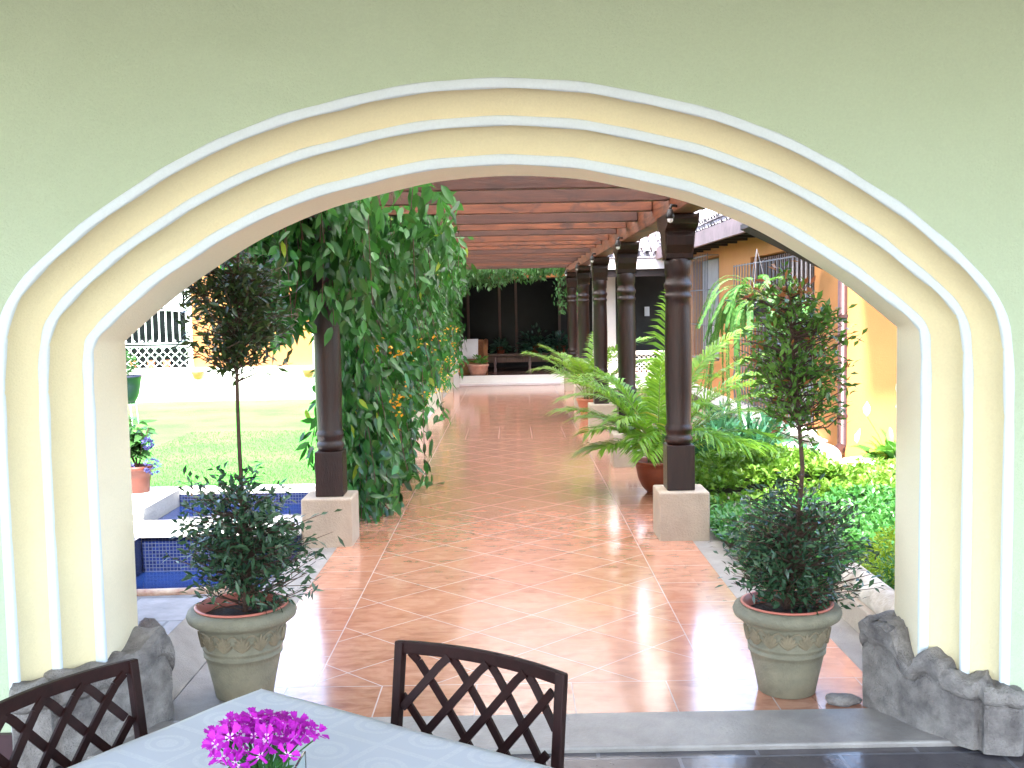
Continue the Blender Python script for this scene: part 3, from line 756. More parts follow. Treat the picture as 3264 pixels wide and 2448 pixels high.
# ------------------------------------------------------------------ palms, ferns, shrubs
def frond(parent, base, az, el, ln, lw, nl, mat, curve=1.0, stemr=.006, name='frond', leafl=.26, leafw=.020, vee=.35, droop=.35, local=False, hang=1.):
    base = np.array(base, float); h = np.array((cos(az), sin(az), 0)); side = np.array((-sin(az), cos(az), 0))
    pts = []; n = 18; q = base.copy(); e = el
    for i in range(n + 1):
        pts.append(q.copy()); e = el - curve * min(1, (i / n) / hang) ** 1.3; q = q + (h * cos(e) + np.array((0, 0, 1)) * sin(e)) * ln / n
    pts = np.array(pts)
    P = []; D = []; Lf = []; U = []
    for i in range(nl):
        t = .28 + .72 * (i + .5) / nl; s = t * n; j = min(int(s), n - 1); c = pts[j] + (pts[j + 1] - pts[j]) * (s - j)
        tg = nz(pts[j + 1] - pts[j]); up = nz(np.cross(tg, side)); up = up if up[2] > 0 else -up
        env = math.sin(pi * min(1, .18 + .82 * (1 - (t - .28) / .72))) ** .6 if t > .5 else .75 + .25 * (t - .28) / .22
        env = max(.25, env)
        for sg in (-1, 1):
            d = side * sg * (.9 - .35 * t) + tg * (.45 + .5 * t) + up * vee + rng.normal(size=3) * .07
            P.append(c); D.append(d); Lf.append(leafl * env * rng.uniform(.85, 1.1)); U.append(up + rng.normal(size=3) * .1)
    o = leafobj(name, P, D, Lf, leafw, mat, parent, U=np.array(U), rows=((.15, .8), (.55, 1.)), droop=droop, fold=.2, local=local)
    mb = MB().tube(list(pts), [float(v) for v in np.linspace(stemr, .0015, n + 1)], 5)
    obj('rachis', mb, M['palmstem'], o)
    return o
def palm(loc, potprof, potmat, label, fr, pottag='bowl', soilr=.16, soilz=.25, canes=12):
    t = empty('potted_palm', loc, label, 'palm', 'areca palms in terracotta pots')
    obj('pot', MB().lathe(potprof, loc, 40), potmat, t, smooth=True)
    obj('soil', MB().lathe([(soilr, soilz), (.001, soilz + .02)], loc, 24), M['soil'], t)
    mb = MB()
    for i in range(canes):
        a = rng.uniform(0, 6.28); r = rng.uniform(0, soilr * .6); b = np.array((loc[0] + r * cos(a), loc[1] + r * sin(a), soilz))
        mb.tube([b, b + np.array((cos(a) * .03, sin(a) * .03, .2)), b + np.array((cos(a) * .09, sin(a) * .09, .45))], [.010, .008, .005], 6)
    obj('canes', mb, M['palmstem'], t, smooth=True)
    for (az, el, ln, cv) in fr:
        if 115 < az % 360 < 255: ln *= .80
        ln *= .92
        r = .05; a = R_(az); frond(t, (loc[0] + r * cos(a), loc[1] + r * sin(a), soilz + .05), a, R_(el), ln, 0, 38, M['palm'], cv, leafl=.31, leafw=.021, vee=.42, droop=.5)
    return t
bowl = [(.085, 0), (.10, .004), (.15, .06), (.185, .14), (.20, .22), (.205, .265), (.222, .27), (.226, .285), (.215, .298), (.19, .295), (.185, .25)]
fr1 = [(155, 68, 1.45, 1.05), (180, 55, 1.35, 1.1), (200, 66, 1.5, .95), (130, 72, 1.4, 1.0), (350, 52, 1.45, 1.0), (15, 60, 1.55, 1.1), (330, 62, 1.5, 1.2), (40, 70, 1.5, .9), (60, 86, 1.75, .45), (250, 50, 1.1, 1.3), (285, 62, 1.2, 1.2), (220, 38, .95, 1.0),
       (310, 38, 1.1, 1.1), (0, 34, 1.15, 1.0), (175, 30, .85, .9), (75, 60, 1.3, 1.0), (265, 75, 1.35, 1.0), (235, 62, 1.2, 1.3), (345, 72, 1.6, 1.2), (60, 45, 1.0, 1.0), (190, 78, 1.4, .9), (145, 50, 1.2, 1.1), (168, 72, 1.6, 1.2), (20, 78, 1.7, 1.1), (300, 50, 1.0, 1.4), (255, 35, .9, 1.0), (210, 52, 1.1, 1.2), (5, 48, 1.3, 1.2), (345, 28, 1.0, .8)]
palm((1.33, 9.72, 0), bowl, M['terracotta_dark'], 'large bright areca palm in a wide terracotta bowl behind the nearest column', fr1)
pp = [(.10, 0), (.12, .02), (.16, .18), (.18, .26), (.195, .27), (.195, .30), (.175, .30), (.17, .26)]
fr2 = [(a + rng.uniform(-12, 12), rng.uniform(45, 78), rng.uniform(1.15, 1.6), rng.uniform(.7, 1.15)) for a in range(90, 450, 24)]
palm((1.17, 16.2, 0), pp, M['terracotta'], 'smaller areca palm in a terracotta pot near the far porch', fr2, soilz=.26, soilr=.165)
fr3 = [(a + rng.uniform(-15, 15), rng.uniform(35, 70), rng.uniform(.9, 1.4), rng.uniform(.8, 1.2)) for a in range(0, 360, 30)]
palm((1.62, 12.9, -.1), pp, M['terracotta'], 'low areca palm between the socket column and the next column', fr3, soilz=.26, soilr=.165)

def hanging_fern(loc, label):
    t = empty('hanging_fern', loc, label, 'fern')
    obj('basket', MB().lathe([(.02, -.16), (.10, -.14), (.15, -.06), (.17, 0), (.16, .01), (.0, .0)], loc, 24), M['tealpot'], t, smooth=True)
    mb = MB()
    for k in range(3):
        a = 2.1 * k; mb.tube([(loc[0] + .16 * cos(a), loc[1] + .16 * sin(a), loc[2]), (loc[0], loc[1], loc[2] + .62)], .003, 5)
    obj('hanger', mb, M['greyiron'], t)
    for k in range(44):
        a = rng.uniform(0, 2 * pi); el = rng.uniform(10, 80); ln = rng.uniform(.7, 1.25)
        frond(t, loc, a, R_(el), ln, 0, 34, M['fern'], R_(el) + rng.uniform(.9, 1.5), .003, 'frond', .065, .022, .05, .1, hang=.6)
    for k in range(7):
        a = rng.uniform(2.4, 4.2); frond(t, loc, a, R_(rng.uniform(5, 30)), rng.uniform(1.4, 1.9), 0, 60, M['fern'], 1.75, .003, 'frond', .055, .018, .05, .1, hang=.35)
    return t
hanging_fern((2.86, 12.4, 1.72), 'bright green fern in a hanging basket under the eaves of the orange house')

def strap(loc, n, ln, w, mat, label, group=None, name='strap_leaf_plant', cat='plant', hi=(50, 85)):
    loc = np.array(loc, float); a = rnd(0, 2 * pi, n); el = np.radians(rnd(*hi, n))
    D = np.stack([np.cos(a) * np.cos(el), np.sin(a) * np.cos(el), np.sin(el)], 1)
    P = loc + D * .02 + rng.normal(size=(n, 3)) * (.05, .05, .0)
    t = empty(name, tuple(loc), label, cat, group)
    leafobj('foliage', P, D, rnd(ln * .8, ln * 1.3, n), rnd(w * .9, w * 1.3, n), mat, t, U=np.array((0, 0, 1.)) + rng.normal(size=(n, 3)) * .1,
            rows=((.12, .8), (.3, 1), (.5, 1), (.7, .85), (.87, .55)), droop=rnd(.3, .8, n), fold=.25)
    return t
sl = [((1.95, 10.6, -.12), 'dark strap-leaved clump just right of the nearest column foot'), ((2.25, 11.5, -.12), 'dark strap-leaved clump in the middle of the bed below the palm tips'),
      ((2.65, 11.6, -.12), 'dark strap-leaved clump below the white plinth'), ((2.45, 12.6, -.15), 'strap-leaved clump tucked behind the others against the palm fronds'),
      ((2.95, 12.3, -.15), 'strap-leaved clump with reddish drooping blades beside the window sill'), ((2.75, 14.0, -.2), 'tall strap-leaved clump at the far end of the white plinth'), ((1.85, 11.9, -.12), 'strap-leaved clump behind the palm bowl'),
      ((3.1, 11.1, -.15), 'low blue-green strap-leaved clump under the window sill')]
for i, (l, lb) in enumerate(sl): strap((l[0], l[1], l[2] + .08), 90, .78 if i != 7 else .45, .040, M['strap'], lb, 'strap-leaved clumps in the garden bed')

# ground cover
def cover():
    P = []; D = []
    n = 9500
    for i in range(n):
        x = 1.50 + 2.9 * rng.random(); y = 5.2 + 5.6 * rng.random()
        if y < 5.95 and x < 1.98: continue
        if y < 5.6 and x < 2.2: continue
        h = .07 + .05 * sin(x * 3 + y * 1.3) + .04 * sin(y * 2.7) + (.12 if (y > 9.3 and x < 2.9) else 0)
        if x < 1.62: h -= .06
        c = np.array((x, y, h - .02 + rng.normal() * .03)); k = 8
        for j in range(k):
            a = rng.uniform(0, 2 * pi); e = rng.uniform(.15, 1.2)
            P.append(c + rng.normal(size=3) * .012); D.append((cos(a) * cos(e), sin(a) * cos(e), sin(e)))
    return np.array(P), np.array(D)
P, D = cover(); n = len(P)
top = (P[:, 1] > 9.0)
o = leafobj('ground_cover', P[~top], D[~top], rnd(.06, .10, (~top).sum()), rnd(.022, .034, (~top).sum()), M['cover'], None, rows=((.55, 1.),), droop=.2); o['kind'] = 'stuff'
o = leafobj('lime_ground_cover', P[top], D[top], rnd(.06, .10, top.sum()), rnd(.028, .042, top.sum()), M['cover_hi'], None, rows=((.55, 1.),), droop=.2); o['kind'] = 'stuff'
struct('garden_bed', MB().box((1.524, 5.904, -.4), (6.5, 11.0, .0)).box((1.804, 4.6, -.4), (6.5, 5.9, .0)).box((1.524, 11.002, -.41), (3.7, 23, -.14)), M['earth'])

# round lime shrub
def shrub(c, r, n, mat, label, leafL, name='round_shrub', zs=1.0):
    a = rng.normal(size=(n, 3)); a = nz(a); f = rnd(.72, 1.03, n)[:, None]; P = np.array(c) + a * f * np.array((r, r, r * zs))
    t = empty(name, (c[0], c[1], 0), label, 'shrub')
    leafobj('foliage', P, a + rng.normal(size=(n, 3)) * .6, rnd(leafL * .7, leafL * 1.1, n), leafL * .35, mat, t)
    obj('stem', MB().tube([(c[0], c[1], 0), (c[0], c[1], c[2])], .01, 6), M['bark'], t)
    return t
shrub((2.26, 6.02, .20), .25, 3000, M['lime'], 'small round lime green shrub behind the stone kerb at the arch jamb', .035)
# rounded stone kerb
kb = empty('stone_kerb', (1.93, 5.2, 0), 'mottled beige stone kerb with rounded top running back from the carved stone', 'kerb')
obj('kerb_face', MB().box((1.80, 4.45, -.05), (2.0, 5.93, .14)), M['block'], kb, bevel=.01)
mb = MB(); mb.tube([(1.915, y, .17) for y in np.linspace(4.42, 5.96, 9)], .082, 14); obj('round_coping', mb, plaster('mottled_coping', (.66, .60, .50), (.30, .24, .17), .8, 7, 60, .8, .9), kb, smooth=True)

# peace lily
def peace(loc, label):
    t = strap(loc, 70, .50, .10, M['peace'], label, name='peace_lily', cat='plant', hi=(25, 80))
    P = []; D = []; mb = MB()
    for (dx, dy, z) in ((-.42, -.05, .22), (-.30, .0, .50), (.02, 0, .55), (.20, -.1, .62), (.12, .1, .78), (.24, 0, .48), (.05, .05, .68), (.3, .05, .85)):
        p = np.array((loc[0] + dx, loc[1] + dy, z)); P.append(p); D.append((rng.normal() * .4, -.3, 1)); mb.tube([(loc[0] + dx * .1, loc[1], loc[2]), (loc[0] + dx * .6, loc[1] + dy * .6, z * .6), tuple(p)], .004, 5)
    obj('flower_stalks', mb, M['peace'], t); [leafobj('spathe', [p_], [d_], .17, .085, M['spathe'], t, rows=OV, fold=.5, droop=-.05) for p_, d_ in zip(P, D)]
    return t
peace((4.05, 11.2, -.05), 'peace lily with white spathes against the orange wall next to the arch jamb')
rock('white_rock', (3.35, 11.7, .0), (.22, .16, .15), M['rock'], 'white rock beside the foot of the brown downpipe', 12, 'white rocks by the wall')
rock('white_rock', (3.72, 11.15, -.05), (.42, .30, .12), M['rock'], 'broad flat white rock below the downpipe spout', 13, 'white rocks by the wall')
rock('white_rock', (3.15, 12.1, .02), (.15, .12, .12), M['rock'], 'small white rock under the near end of the window sill', 14, 'white rocks by the wall')

# ------------------------------------------------------------------ orange house on the right
hs = empty('orange_house', (3.8, 12.1, -.4), 'orange rendered house with barred windows and tiled eaves along the garden bed', 'house')
def wall_with_windows(mb, X, y0, y1, z0, z1, wins):
    ys = sorted({y0, y1} | {w[0] for w in wins} | {w[1] for w in wins}); 
    for a, b in zip(ys[:-1], ys[1:]):
        w = next((w for w in wins if w[0] <= a and b <= w[1]), None)
        if w is None: mb.box((X, a, z0), (X + .35, b, z1))
        else: mb.box((X, a, z0), (X + .35, b, w[2])); mb.box((X, a, w[3]), (X + .35, b, z1))
W1 = (13.35, 16.9, .12, 2.42); W2 = (19.45, 22.2, .64, 2.56)
mb = MB(); wall_with_windows(mb, 3.8, 12.1, 23.6, -.4, 2.9, [W1, W2]); mb.box((4.15, 12.1, -.4), (9, 12.4, 2.9))
obj('wall', mb, M['orange'], hs)
obj('plinth', MB().box((3.69, 12.75, -.41), (3.797, 23.5, .02)).box((3.68, 12.74, .022), (3.797, 23.5, .05)), M['white'], hs, bevel=.005)
# near window: brown louvres in a frame, protruding grille with scrolls on a white sill box
w1 = obj('window', MB().box((3.96, 13.35, .12), (4.0, 16.9, 2.42)), M['darkwin'], hs)
mb = MB()
for i in range(30):
    y = 13.40 + i * (3.42 / 29); mb.box((3.90, y, .16), (3.94, y + .055, 2.40))
obj('louvres', mb, M['shutter'], w1)
mb = MB()
for i in range(19):
    y = 13.36 + i * (3.5 / 18); mb.tube([(3.53, y, .17), (3.53, y, 2.30)], .009, 6)
for z in (.20, .78, 1.5, 2.28): mb.box((3.52, 13.35, z - .008), (3.54, 16.87, z + .008)); mb.box((3.54, 13.35, z - .008), (3.80, 13.37, z + .008))
for i in range(5): mb.tube([(3.53 + i * .055, 13.36, .17), (3.53 + i * .055, 13.36, 2.28)], .008, 6)
for i in range(18):   # scrolls between the bars of the lower panel
    y0 = 13.36 + (i + .5) * (3.5 / 18)
    for sg in (-1, 1):
        pth = [(3.53 - .03 * sin(t * pi), y0 + sg * .055 * sin(t * 2 * pi) * (1 - .3 * t), .20 + .55 * t) for t in np.linspace(0, 1, 12)]
        mb.tube(pth, .006, 5)
for i in range(3):
    for sg in (-1, 1): mb.tube([(3.60 + i * .08 + sg * .03 * sin(t * 2 * pi), 13.36, .2 + .55 * t) for t in np.linspace(0, 1, 10)], .006, 5)
obj('grille', mb, M['greyiron'], w1)
obj('sill', MB().box((3.46, 13.2, .05), (3.796, 17.02, .118)).box((3.50, 13.24, -.02), (3.796, 16.98, .048)).box((3.58, 13.32, -.12), (3.796, 16.9, -.022)), M['white'], w1, bevel=.006)
w2 = obj('window', MB().box((4.0, 19.45, .64), (4.04, 22.2, 2.56)), M['darkwin'], hs)
obj('shutter_panel', MB().box((3.88, 19.95, .66), (3.92, 21.6, 2.54)), M['greypanel'], w2)
mb = MB()
for i in range(17):
    y = 19.5 + i * (2.7 / 16); mb.tube([(3.60, y, .62), (3.60, y, 2.62)], .008, 5)
for z in (.66, 1.3, 1.95, 2.58): mb.box((3.59, 19.48, z - .01), (3.61, 22.22, z + .01)); mb.box((3.61, 19.48, z - .01), (3.8, 19.5, z + .01))
obj('grille', mb, M['greyiron'], w2)
# eaves along the side wall
obj('fascia', MB().box((3.14, 13.0, 2.66), (3.20, 23.2, 2.90)), M['fascia'], hs, bevel=.005)
obj('soffit', MB().add([(3.2, 13.0, 2.80), (3.8, 13.0, 2.88), (3.8, 23.2, 2.88), (3.2, 23.2, 2.80)], [(0, 1, 2, 3)]).box((3.2, 13.0, 2.905), (4.2, 23.2, 2.93)), M['soffit'], hs)
for i in range(13): obj('eave_rafter', MB().box((3.2, 13.2 + i * .78, 2.70), (3.8, 13.28 + i * .78, 2.80)), M['soffit'], hs)
def tileroof(mb, o, along, up, n, rows, wd=.20, tl=.36):
    o = np.array(o, float); along = np.array(along, float); up = np.array(up, float); nrm = np.cross(along, up); nrm = nrm if nrm[2] > 0 else -nrm
    for i in range(n):
        for r in range(rows):
            jit = rng.normal() * .008
            for kind in (1, -1):
                c = o + along * (i + (0 if kind == 1 else .5)) * wd + up * (r * tl * .8 + jit) + nrm * ((.035 if kind == 1 else .0) + r * .0)
                vs = []
                for e, (rad, lift) in enumerate(((.085, .02), (.07, 0))):
                    for j in range(7):
                        q = pi * j / 6
                        vs.append(c + up * tl * e + along * rad * cos(q) + nrm * (kind * rad * .75 * sin(q) + (lift if kind == 1 else lift)))
                mb.add(vs, [(j, j + 1, 8 + j, 7 + j) for j in range(6)])
mb = MB(); tileroof(mb, (3.14, 12.9, 2.95), (0, 1, 0), nz(np.array((1, 0, .42))), 50, 5); obj('roof_tiles', mb, M['rooftile'], hs)
obj('roof', MB().box((3.25, 12.9, 2.91), (3.3, 23.2, 2.93)).add([(3.2, 12.9, 2.935), (9, 12.9, 5.35), (9, 24, 5.35), (3.2, 24, 2.935)], [(0, 1, 2, 3)]), M['rooftile'], hs)
obj('added_shade_eave', MB().box((3.9, 10.75, 2.92), (9, 12.6, 3.0)), M['soffit'], hs)  # unseen overhang, added to keep the sun off the facing wall
# small sloping canopy over the near window end
mb = MB().add([(2.78, 12.5, 2.62), (4.3, 12.5, 1.86), (4.3, 12.5, 1.97), (2.78, 12.5, 2.75), (2.78, 12.54, 2.62), (4.3, 12.54, 1.86), (4.3, 12.54, 1.97), (2.78, 12.54, 2.75)],
    [(0, 1, 2, 3), (4, 7, 6, 5), (0, 4, 5, 1), (3, 2, 6, 7), (0, 3, 7, 4), (1, 5, 6, 2)])
# canopy sits in front of the facing wall, clear of the corner
# downpipe
dp = empty('downpipe', (3.74, 12.02, 0), 'brown downpipe with angled spout on the corner of the orange house', 'pipe')
obj('pipe', MB().tube([(3.74, 12.02, 2.85), (3.74, 12.02, .10), (3.70, 11.96, .03)], .052, 16), M['pipe'], dp, smooth=True)
obj('spout', MB().tube([(3.72, 12.0, .06), (3.62, 11.9, .0), (3.47, 11.78, -.03)], .06, 16), M['pipe'], dp, smooth=True)
obj('bracket', MB().lathe([(.054, -.02), (.062, -.018), (.062, .018), (.054, .02)], (3.74, 12.02, .42), 16).lathe([(.054, -.02), (.062, -.018), (.062, .018), (.054, .02)], (3.74, 12.02, 1.55), 16), M['pipe'], dp)
cp = empty('window_canopy', (3.4, 12.5, 2.3), 'white edged sloping canopy above the hanging fern', 'canopy')
obj('canopy_board', mb, M['fascia_white'], cp)
obj('canopy_roof', MB().add([(2.80, 12.545, 2.60), (3.79, 12.545, 2.105), (3.79, 13.0, 2.105), (2.80, 13.0, 2.60), (2.80, 12.545, 2.66), (3.79, 12.545, 2.165), (3.79, 13.0, 2.165), (2.80, 13.0, 2.66)], [(0, 1, 2, 3), (4, 5, 6, 7), (0, 4, 5, 1), (1, 5, 6, 2), (2, 6, 7, 3), (3, 7, 4, 0)]), M['soffit'], cp)

# ------------------------------------------------------------------ porch house at the end
ph = empty('porch_house', (1.5, 23.2, 0), 'low house with dark open porch and tiled roof at the end of the walkway', 'house')
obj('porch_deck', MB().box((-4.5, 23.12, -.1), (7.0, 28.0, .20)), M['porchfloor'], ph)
obj('step_riser', MB().box((-4.5, 23.06, -.1), (7.0, 23.118, .215)), M['white'], ph, bevel=.006)
obj('step_foot', MB().box((-1.25, 22.92, .002), (1.05, 23.056, .05)), M['fascia_white'], ph, bevel=.006)
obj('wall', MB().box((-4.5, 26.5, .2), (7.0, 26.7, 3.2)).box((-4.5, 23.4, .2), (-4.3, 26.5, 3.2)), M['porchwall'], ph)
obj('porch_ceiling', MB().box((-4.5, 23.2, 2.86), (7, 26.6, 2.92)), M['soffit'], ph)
obj('header_beam', MB().box((-1.5, 23.15, 2.32), (1.55, 23.3, 2.44)), M['yellow'], ph)
obj('fascia', MB().box((1.56, 23.0, 2.46), (7, 23.08, 2.68)), M['fascia_white'], ph)
obj('fascia', MB().box((-4.5, 23.0, 2.46), (-1.6, 23.08, 2.68)), M['fascia_white'], ph)
obj('header_beam', MB().box((1.56, 23.1, 2.30), (7, 23.3, 2.455)), M['soffit'], ph)
obj('post', MB().box((-1.36, 22.75, 0), (-1.18, 22.93, 2.45)), M['yellow'], ph, bevel=.01)
obj('post_base', MB().box((-1.40, 22.70, 0), (-1.14, 22.745, .62)).box((-1.175, 22.75, 0), (-1.14, 22.93, .62)), M['white'], ph)
obj('post', MB().box((1.45, 23.32, .2), (1.60, 23.47, 2.86)), M['shutter'], ph)
obj('side_wall', MB().box((1.86, 24.2, .2), (2.38, 24.35, 2.86)), M['white'], ph)
obj('post', MB().box((2.42, 24.1, .2), (2.60, 24.28, 2.86)), M['shutter'], ph)
wd = obj('window', MB().box((-1.0, 25.9, .55), (1.15, 25.94, 2.35)), M['darkwin'], ph)
mb = MB()
for x in (-1.06, -.3, .1, 1.15): mb.box((x, 25.84, .45), (x + .06, 25.896, 2.45))
mb.box((-1.06, 25.84, 2.36), (1.21, 25.89, 2.45)).box((-1.06, 25.84, .45), (1.21, 25.89, .54))
obj('window_frame', mb, M['shutter'], wd)
obj('switch_plate', MB().box((3.28, 24.9, 1.42), (3.40, 24.93, 1.60)).box((3.2, 24.935, 1.0), (3.5, 25.1, 2.2), 0), [M['bulb']], ph) if False else obj('switch_plate', MB().box((3.32, 26.46, 1.40), (3.44, 26.49, 1.63)), M['cushion'], ph)
mb = MB(); tileroof(mb, (1.55, 22.95, 2.74), (1, 0, 0), nz(np.array((0, 1, .45))), 28, 8); obj('roof_tiles', mb, M['rooftile'], ph)
obj('roof', MB().add([(-4.6, 22.95, 2.70), (7.2, 22.95, 2.70), (7.2, 29, 5.4), (-4.6, 29, 5.4)], [(0, 1, 2, 3)]), M['rooftile'], ph)
# low white lattice railing at the porch edge, behind the palms
lr = empty('lattice_railing', (3.0, 22.9, 0), 'low white lattice railing glowing behind the palm fronds', 'railing')
mb = MB().box((1.75, 22.85, .62), (4.6, 22.95, .70)).box((1.75, 22.85, -.1), (4.6, 22.95, .1))
obj('rails', mb, M['white'], lr)
mb = MB()
for i in range(30):
    for s in (-1, 1):
        a = (1.75 + i * .1 + (.26 if s < 0 else -.26) , 22.9 + s * .008, .1); b = (1.75 + i * .1 + (-.26 if s < 0 else .26), 22.9 + s * .008, .62)
        mb.bar(a, b, .022, .014, (0, 1, 0))
obj('lattice', mb, M['white'], lr)

# porch furniture
ch = empty('wicker_armchair', (-.85, 23.9, .2), 'brown wicker armchair with a white cushion on the porch', 'armchair')
obj('seat', MB().box((-1.25, 23.6, .2), (-.60, 24.2, .52)), M['wicker'], ch, bevel=.03)
obj('backrest', MB().box((-1.25, 24.21, .2), (-.60, 24.34, .96)), M['wicker'], ch, bevel=.05)
for x in (-1.30, -.62):
    mb = MB().tube([(x + .04, 23.55, .2), (x + .04, 23.55, .70), (x + .04, 23.62, .76), (x + .04, 24.1, .84), (x + .04, 24.3, .93)], .055, 10); obj('armrest', mb, M['wicker'], ch, smooth=True)
cu = MB(); N_ = 10
vs = []
for sg in (-1, 1):
    for i in range(N_ + 1):
        for j in range(N_ + 1):
            a, b = i / N_ * 2 - 1, j / N_ * 2 - 1; th = .09 * ((1 - a * a) * (1 - b * b)) ** .45; pin = 1 - .08 * (1 - max(abs(a), abs(b)) ** 2)
            vs.append((-.97 + .22 * a * pin, 24.05 + sg * th + .12 * b, .76 + .22 * b * pin))
fs = []
for q in range(2):
    for i in range(N_):
        for j in range(N_):
            o_ = q * (N_ + 1) ** 2 + i * (N_ + 1) + j; fs.append((o_, o_ + 1, o_ + N_ + 2, o_ + N_ + 1))
tag(obj('cushion', cu.add(vs, fs), M['cushion'], smooth=True), 'square white cushion leaning in the wicker armchair', 'cushion')
bp = empty('potted_plant', (-.74, 23.32, .215), 'pale pink terracotta bowl with a small leafy plant on the porch edge', 'potted plant')
obj('pot', MB().lathe([(.14, 0), (.16, .01), (.20, .10), (.225, .19), (.24, .20), (.24, .235), (.22, .235), (.21, .19)], (-.74, 23.32, .215), 32), M['terracotta_pale'], bp, smooth=True)
obj('soil', MB().lathe([(.212, .2), (.001, .21)], (-.74, 23.32, .215), 20), M['soil'], bp)
n = 60; a = rnd(0, 6.28, n); D = np.stack([np.cos(a), np.sin(a), rnd(.2, 1.6, n)], 1)
leafobj('foliage', np.array((-.70, 23.32, .45)) + nz(D) * rnd(.03, .2, n)[:, None], D, .12, .06, M['peace'], bp, rows=OV)
bt = empty('console_bench', (.3, 24.6, .2), 'long low wooden bench with turned legs across the back of the porch', 'bench')
obj('bench_top', MB().box((-.62, 24.4, .56), (1.5, 24.85, .62)), M['shutter'], bt, bevel=.008)
obj('apron', MB().box((-.55, 24.45, .42), (1.45, 24.5, .556)), M['shutter'], bt)
for x in (-.38, .42, 1.22):
    for yy in (24.44, 24.80): obj('leg', MB().lathe([(.03, 0), (.035, .05), (.02, .1), (.033, .2), (.02, .28), (.03, .35)], (x, yy, .202), 12), M['fascia'] if yy < 24.5 else M['shutter'], bt, smooth=True)
for (x, y, z, r, n, lb) in ((.55, 24.6, .62, .48, 260, 'dark leafy plant spreading over the porch bench'), (1.15, 24.5, .62, .38, 200, 'dark ferny plant at the palm end of the porch bench'), (-.25, 24.65, .62, .22, 110, 'small dark plant on the bench next to the wicker armchair')):
    t = empty('house_plant', (x, y, z), lb, 'house plant', 'shade plants on the porch bench')
    obj('pot', MB().lathe([(.08, 0), (.11, .15), (.12, .16), (.10, .16), (.001, .14)], (x, y, z), 18), M['terracotta_dark'], t, smooth=True)
    d = rng.normal(size=(n, 3)); d[:, 2] = np.abs(d[:, 2]) * .9 - .2; d = nz(d)
    leafobj('foliage', np.array((x, y, z + .12)) + d * rnd(.15, 1, n)[:, None] * r, d, rnd(.10, .2, n), rnd(.05, .10, n), M['darkplant'], t, rows=OV, droop=.3)

# ------------------------------------------------------------------ left side: lawn, pool, yellow house
struct('lawn', MB().box((-14, 9.62, -.41), (-1.556, 20.6, .0)), M['lawn'])
n = 26000; P = np.stack([rnd(-4.6, -1.6, n), 9.64 + 5.5 * rnd(0, 1, n) ** 1.6, np.zeros(n)], 1); a = rnd(0, 6.28, n)
o = leafobj('grass', P, np.stack([np.cos(a) * .5, np.sin(a) * .5, np.ones(n)], 1), rnd(.02, .045, n), .006, M['grassb'], None, droop=.3); o['kind'] = 'stuff'
pl = empty('garden_pool', (-2.3, 8.0, -.4), 'stepped blue mosaic garden pool between the walkway and the lawn', 'pool')
obj('basin_floor', MB().box((-3.0, 5.98, -.41), (-1.556, 9.45, -.39)), M['mosaicXY'], pl)
obj('basin_wall', MB().box((-2.72, 7.66, -.388), (-1.56, 7.70, .10)), M['mosaicXZ'], pl)
obj('basin_wall', MB().box((-3.0, 9.45, -.388), (-1.56, 9.49, .10)), M['mosaicXZ'], pl)
obj('basin_side', MB().box((-2.76, 5.98, -.388), (-2.722, 7.66, .11)).box((-1.60, 6.0, -.388), (-1.56, 9.45, .0)), M['mosaicYZ'], pl)
obj('dividing_ledge', MB().box((-3.0, 7.64, .102), (-1.562, 8.06, .15)).box((-2.72, 7.702, -.388), (-1.562, 8.04, .1)), M['white'], pl, bevel=.006)
obj('ledge_step', MB().box((-3.0, 8.064, -.388), (-2.6, 8.5, .06)), M['white'], pl, bevel=.004)
obj('far_coping', MB().box((-3.05, 9.492, -.3), (-1.558, 9.615, .15)), M['white'], pl)
obj('side_coping', MB().box((-3.6, 7.0, -.4), (-3.002, 9.616, .15)).box((-3.6, 5.98, -.4), (-2.762, 7.636, .148)), M['rock'], pl)
mb = MB(); mb.add([(-3.6, 5.98, .16)] and [], [])
mb.tube([(x, 5.92 + .05 * ((x + 2.6) / 1.1) ** 2, .135) for x in np.linspace(-3.6, -1.62, 12)], .045, 12)
obj('near_rim', mb, plaster('brown_patterned_rim', (.28, .14, .09), (.55, .48, .36), .5, 14, 60, .3, .9), pl, smooth=True)
wa = obj('near_water', MB().add([(-2.72, 5.98, -.15), (-1.6, 5.98, -.15), (-1.6, 7.66, -.15), (-2.72, 7.66, -.15)], [(0, 1, 2, 3)]), M['water'], pl)
wb = obj('far_water', MB().add([(-3.0, 8.06, .0), (-1.6, 8.06, .0), (-1.6, 9.45, .0), (-3.0, 9.45, .0)], [(0, 1, 2, 3)]), M['water'], pl)
struct('paved_terrace', MB().box((-8, 4.5, -.3), (-3.61, 9.6, .145)).box((-3.606, 4.504, -.3), (-1.724, 5.93, .15)), slabmat('flagstones', (.6, .45), (.26, .25, .25), (.20, .20, .21), (.12, .12, .12), .5, .008))
struct('sloped_kerb', MB().add([(-1.72, 4.45, .152), (-1.72, 5.97, .152), (-1.552, 5.97, -.002), (-1.552, 4.45, -.002), (-1.72, 4.45, -.2), (-1.72, 5.97, -.2)], [(0, 1, 2, 3), (0, 3, 4), (1, 5, 2)]), M['concrete'])

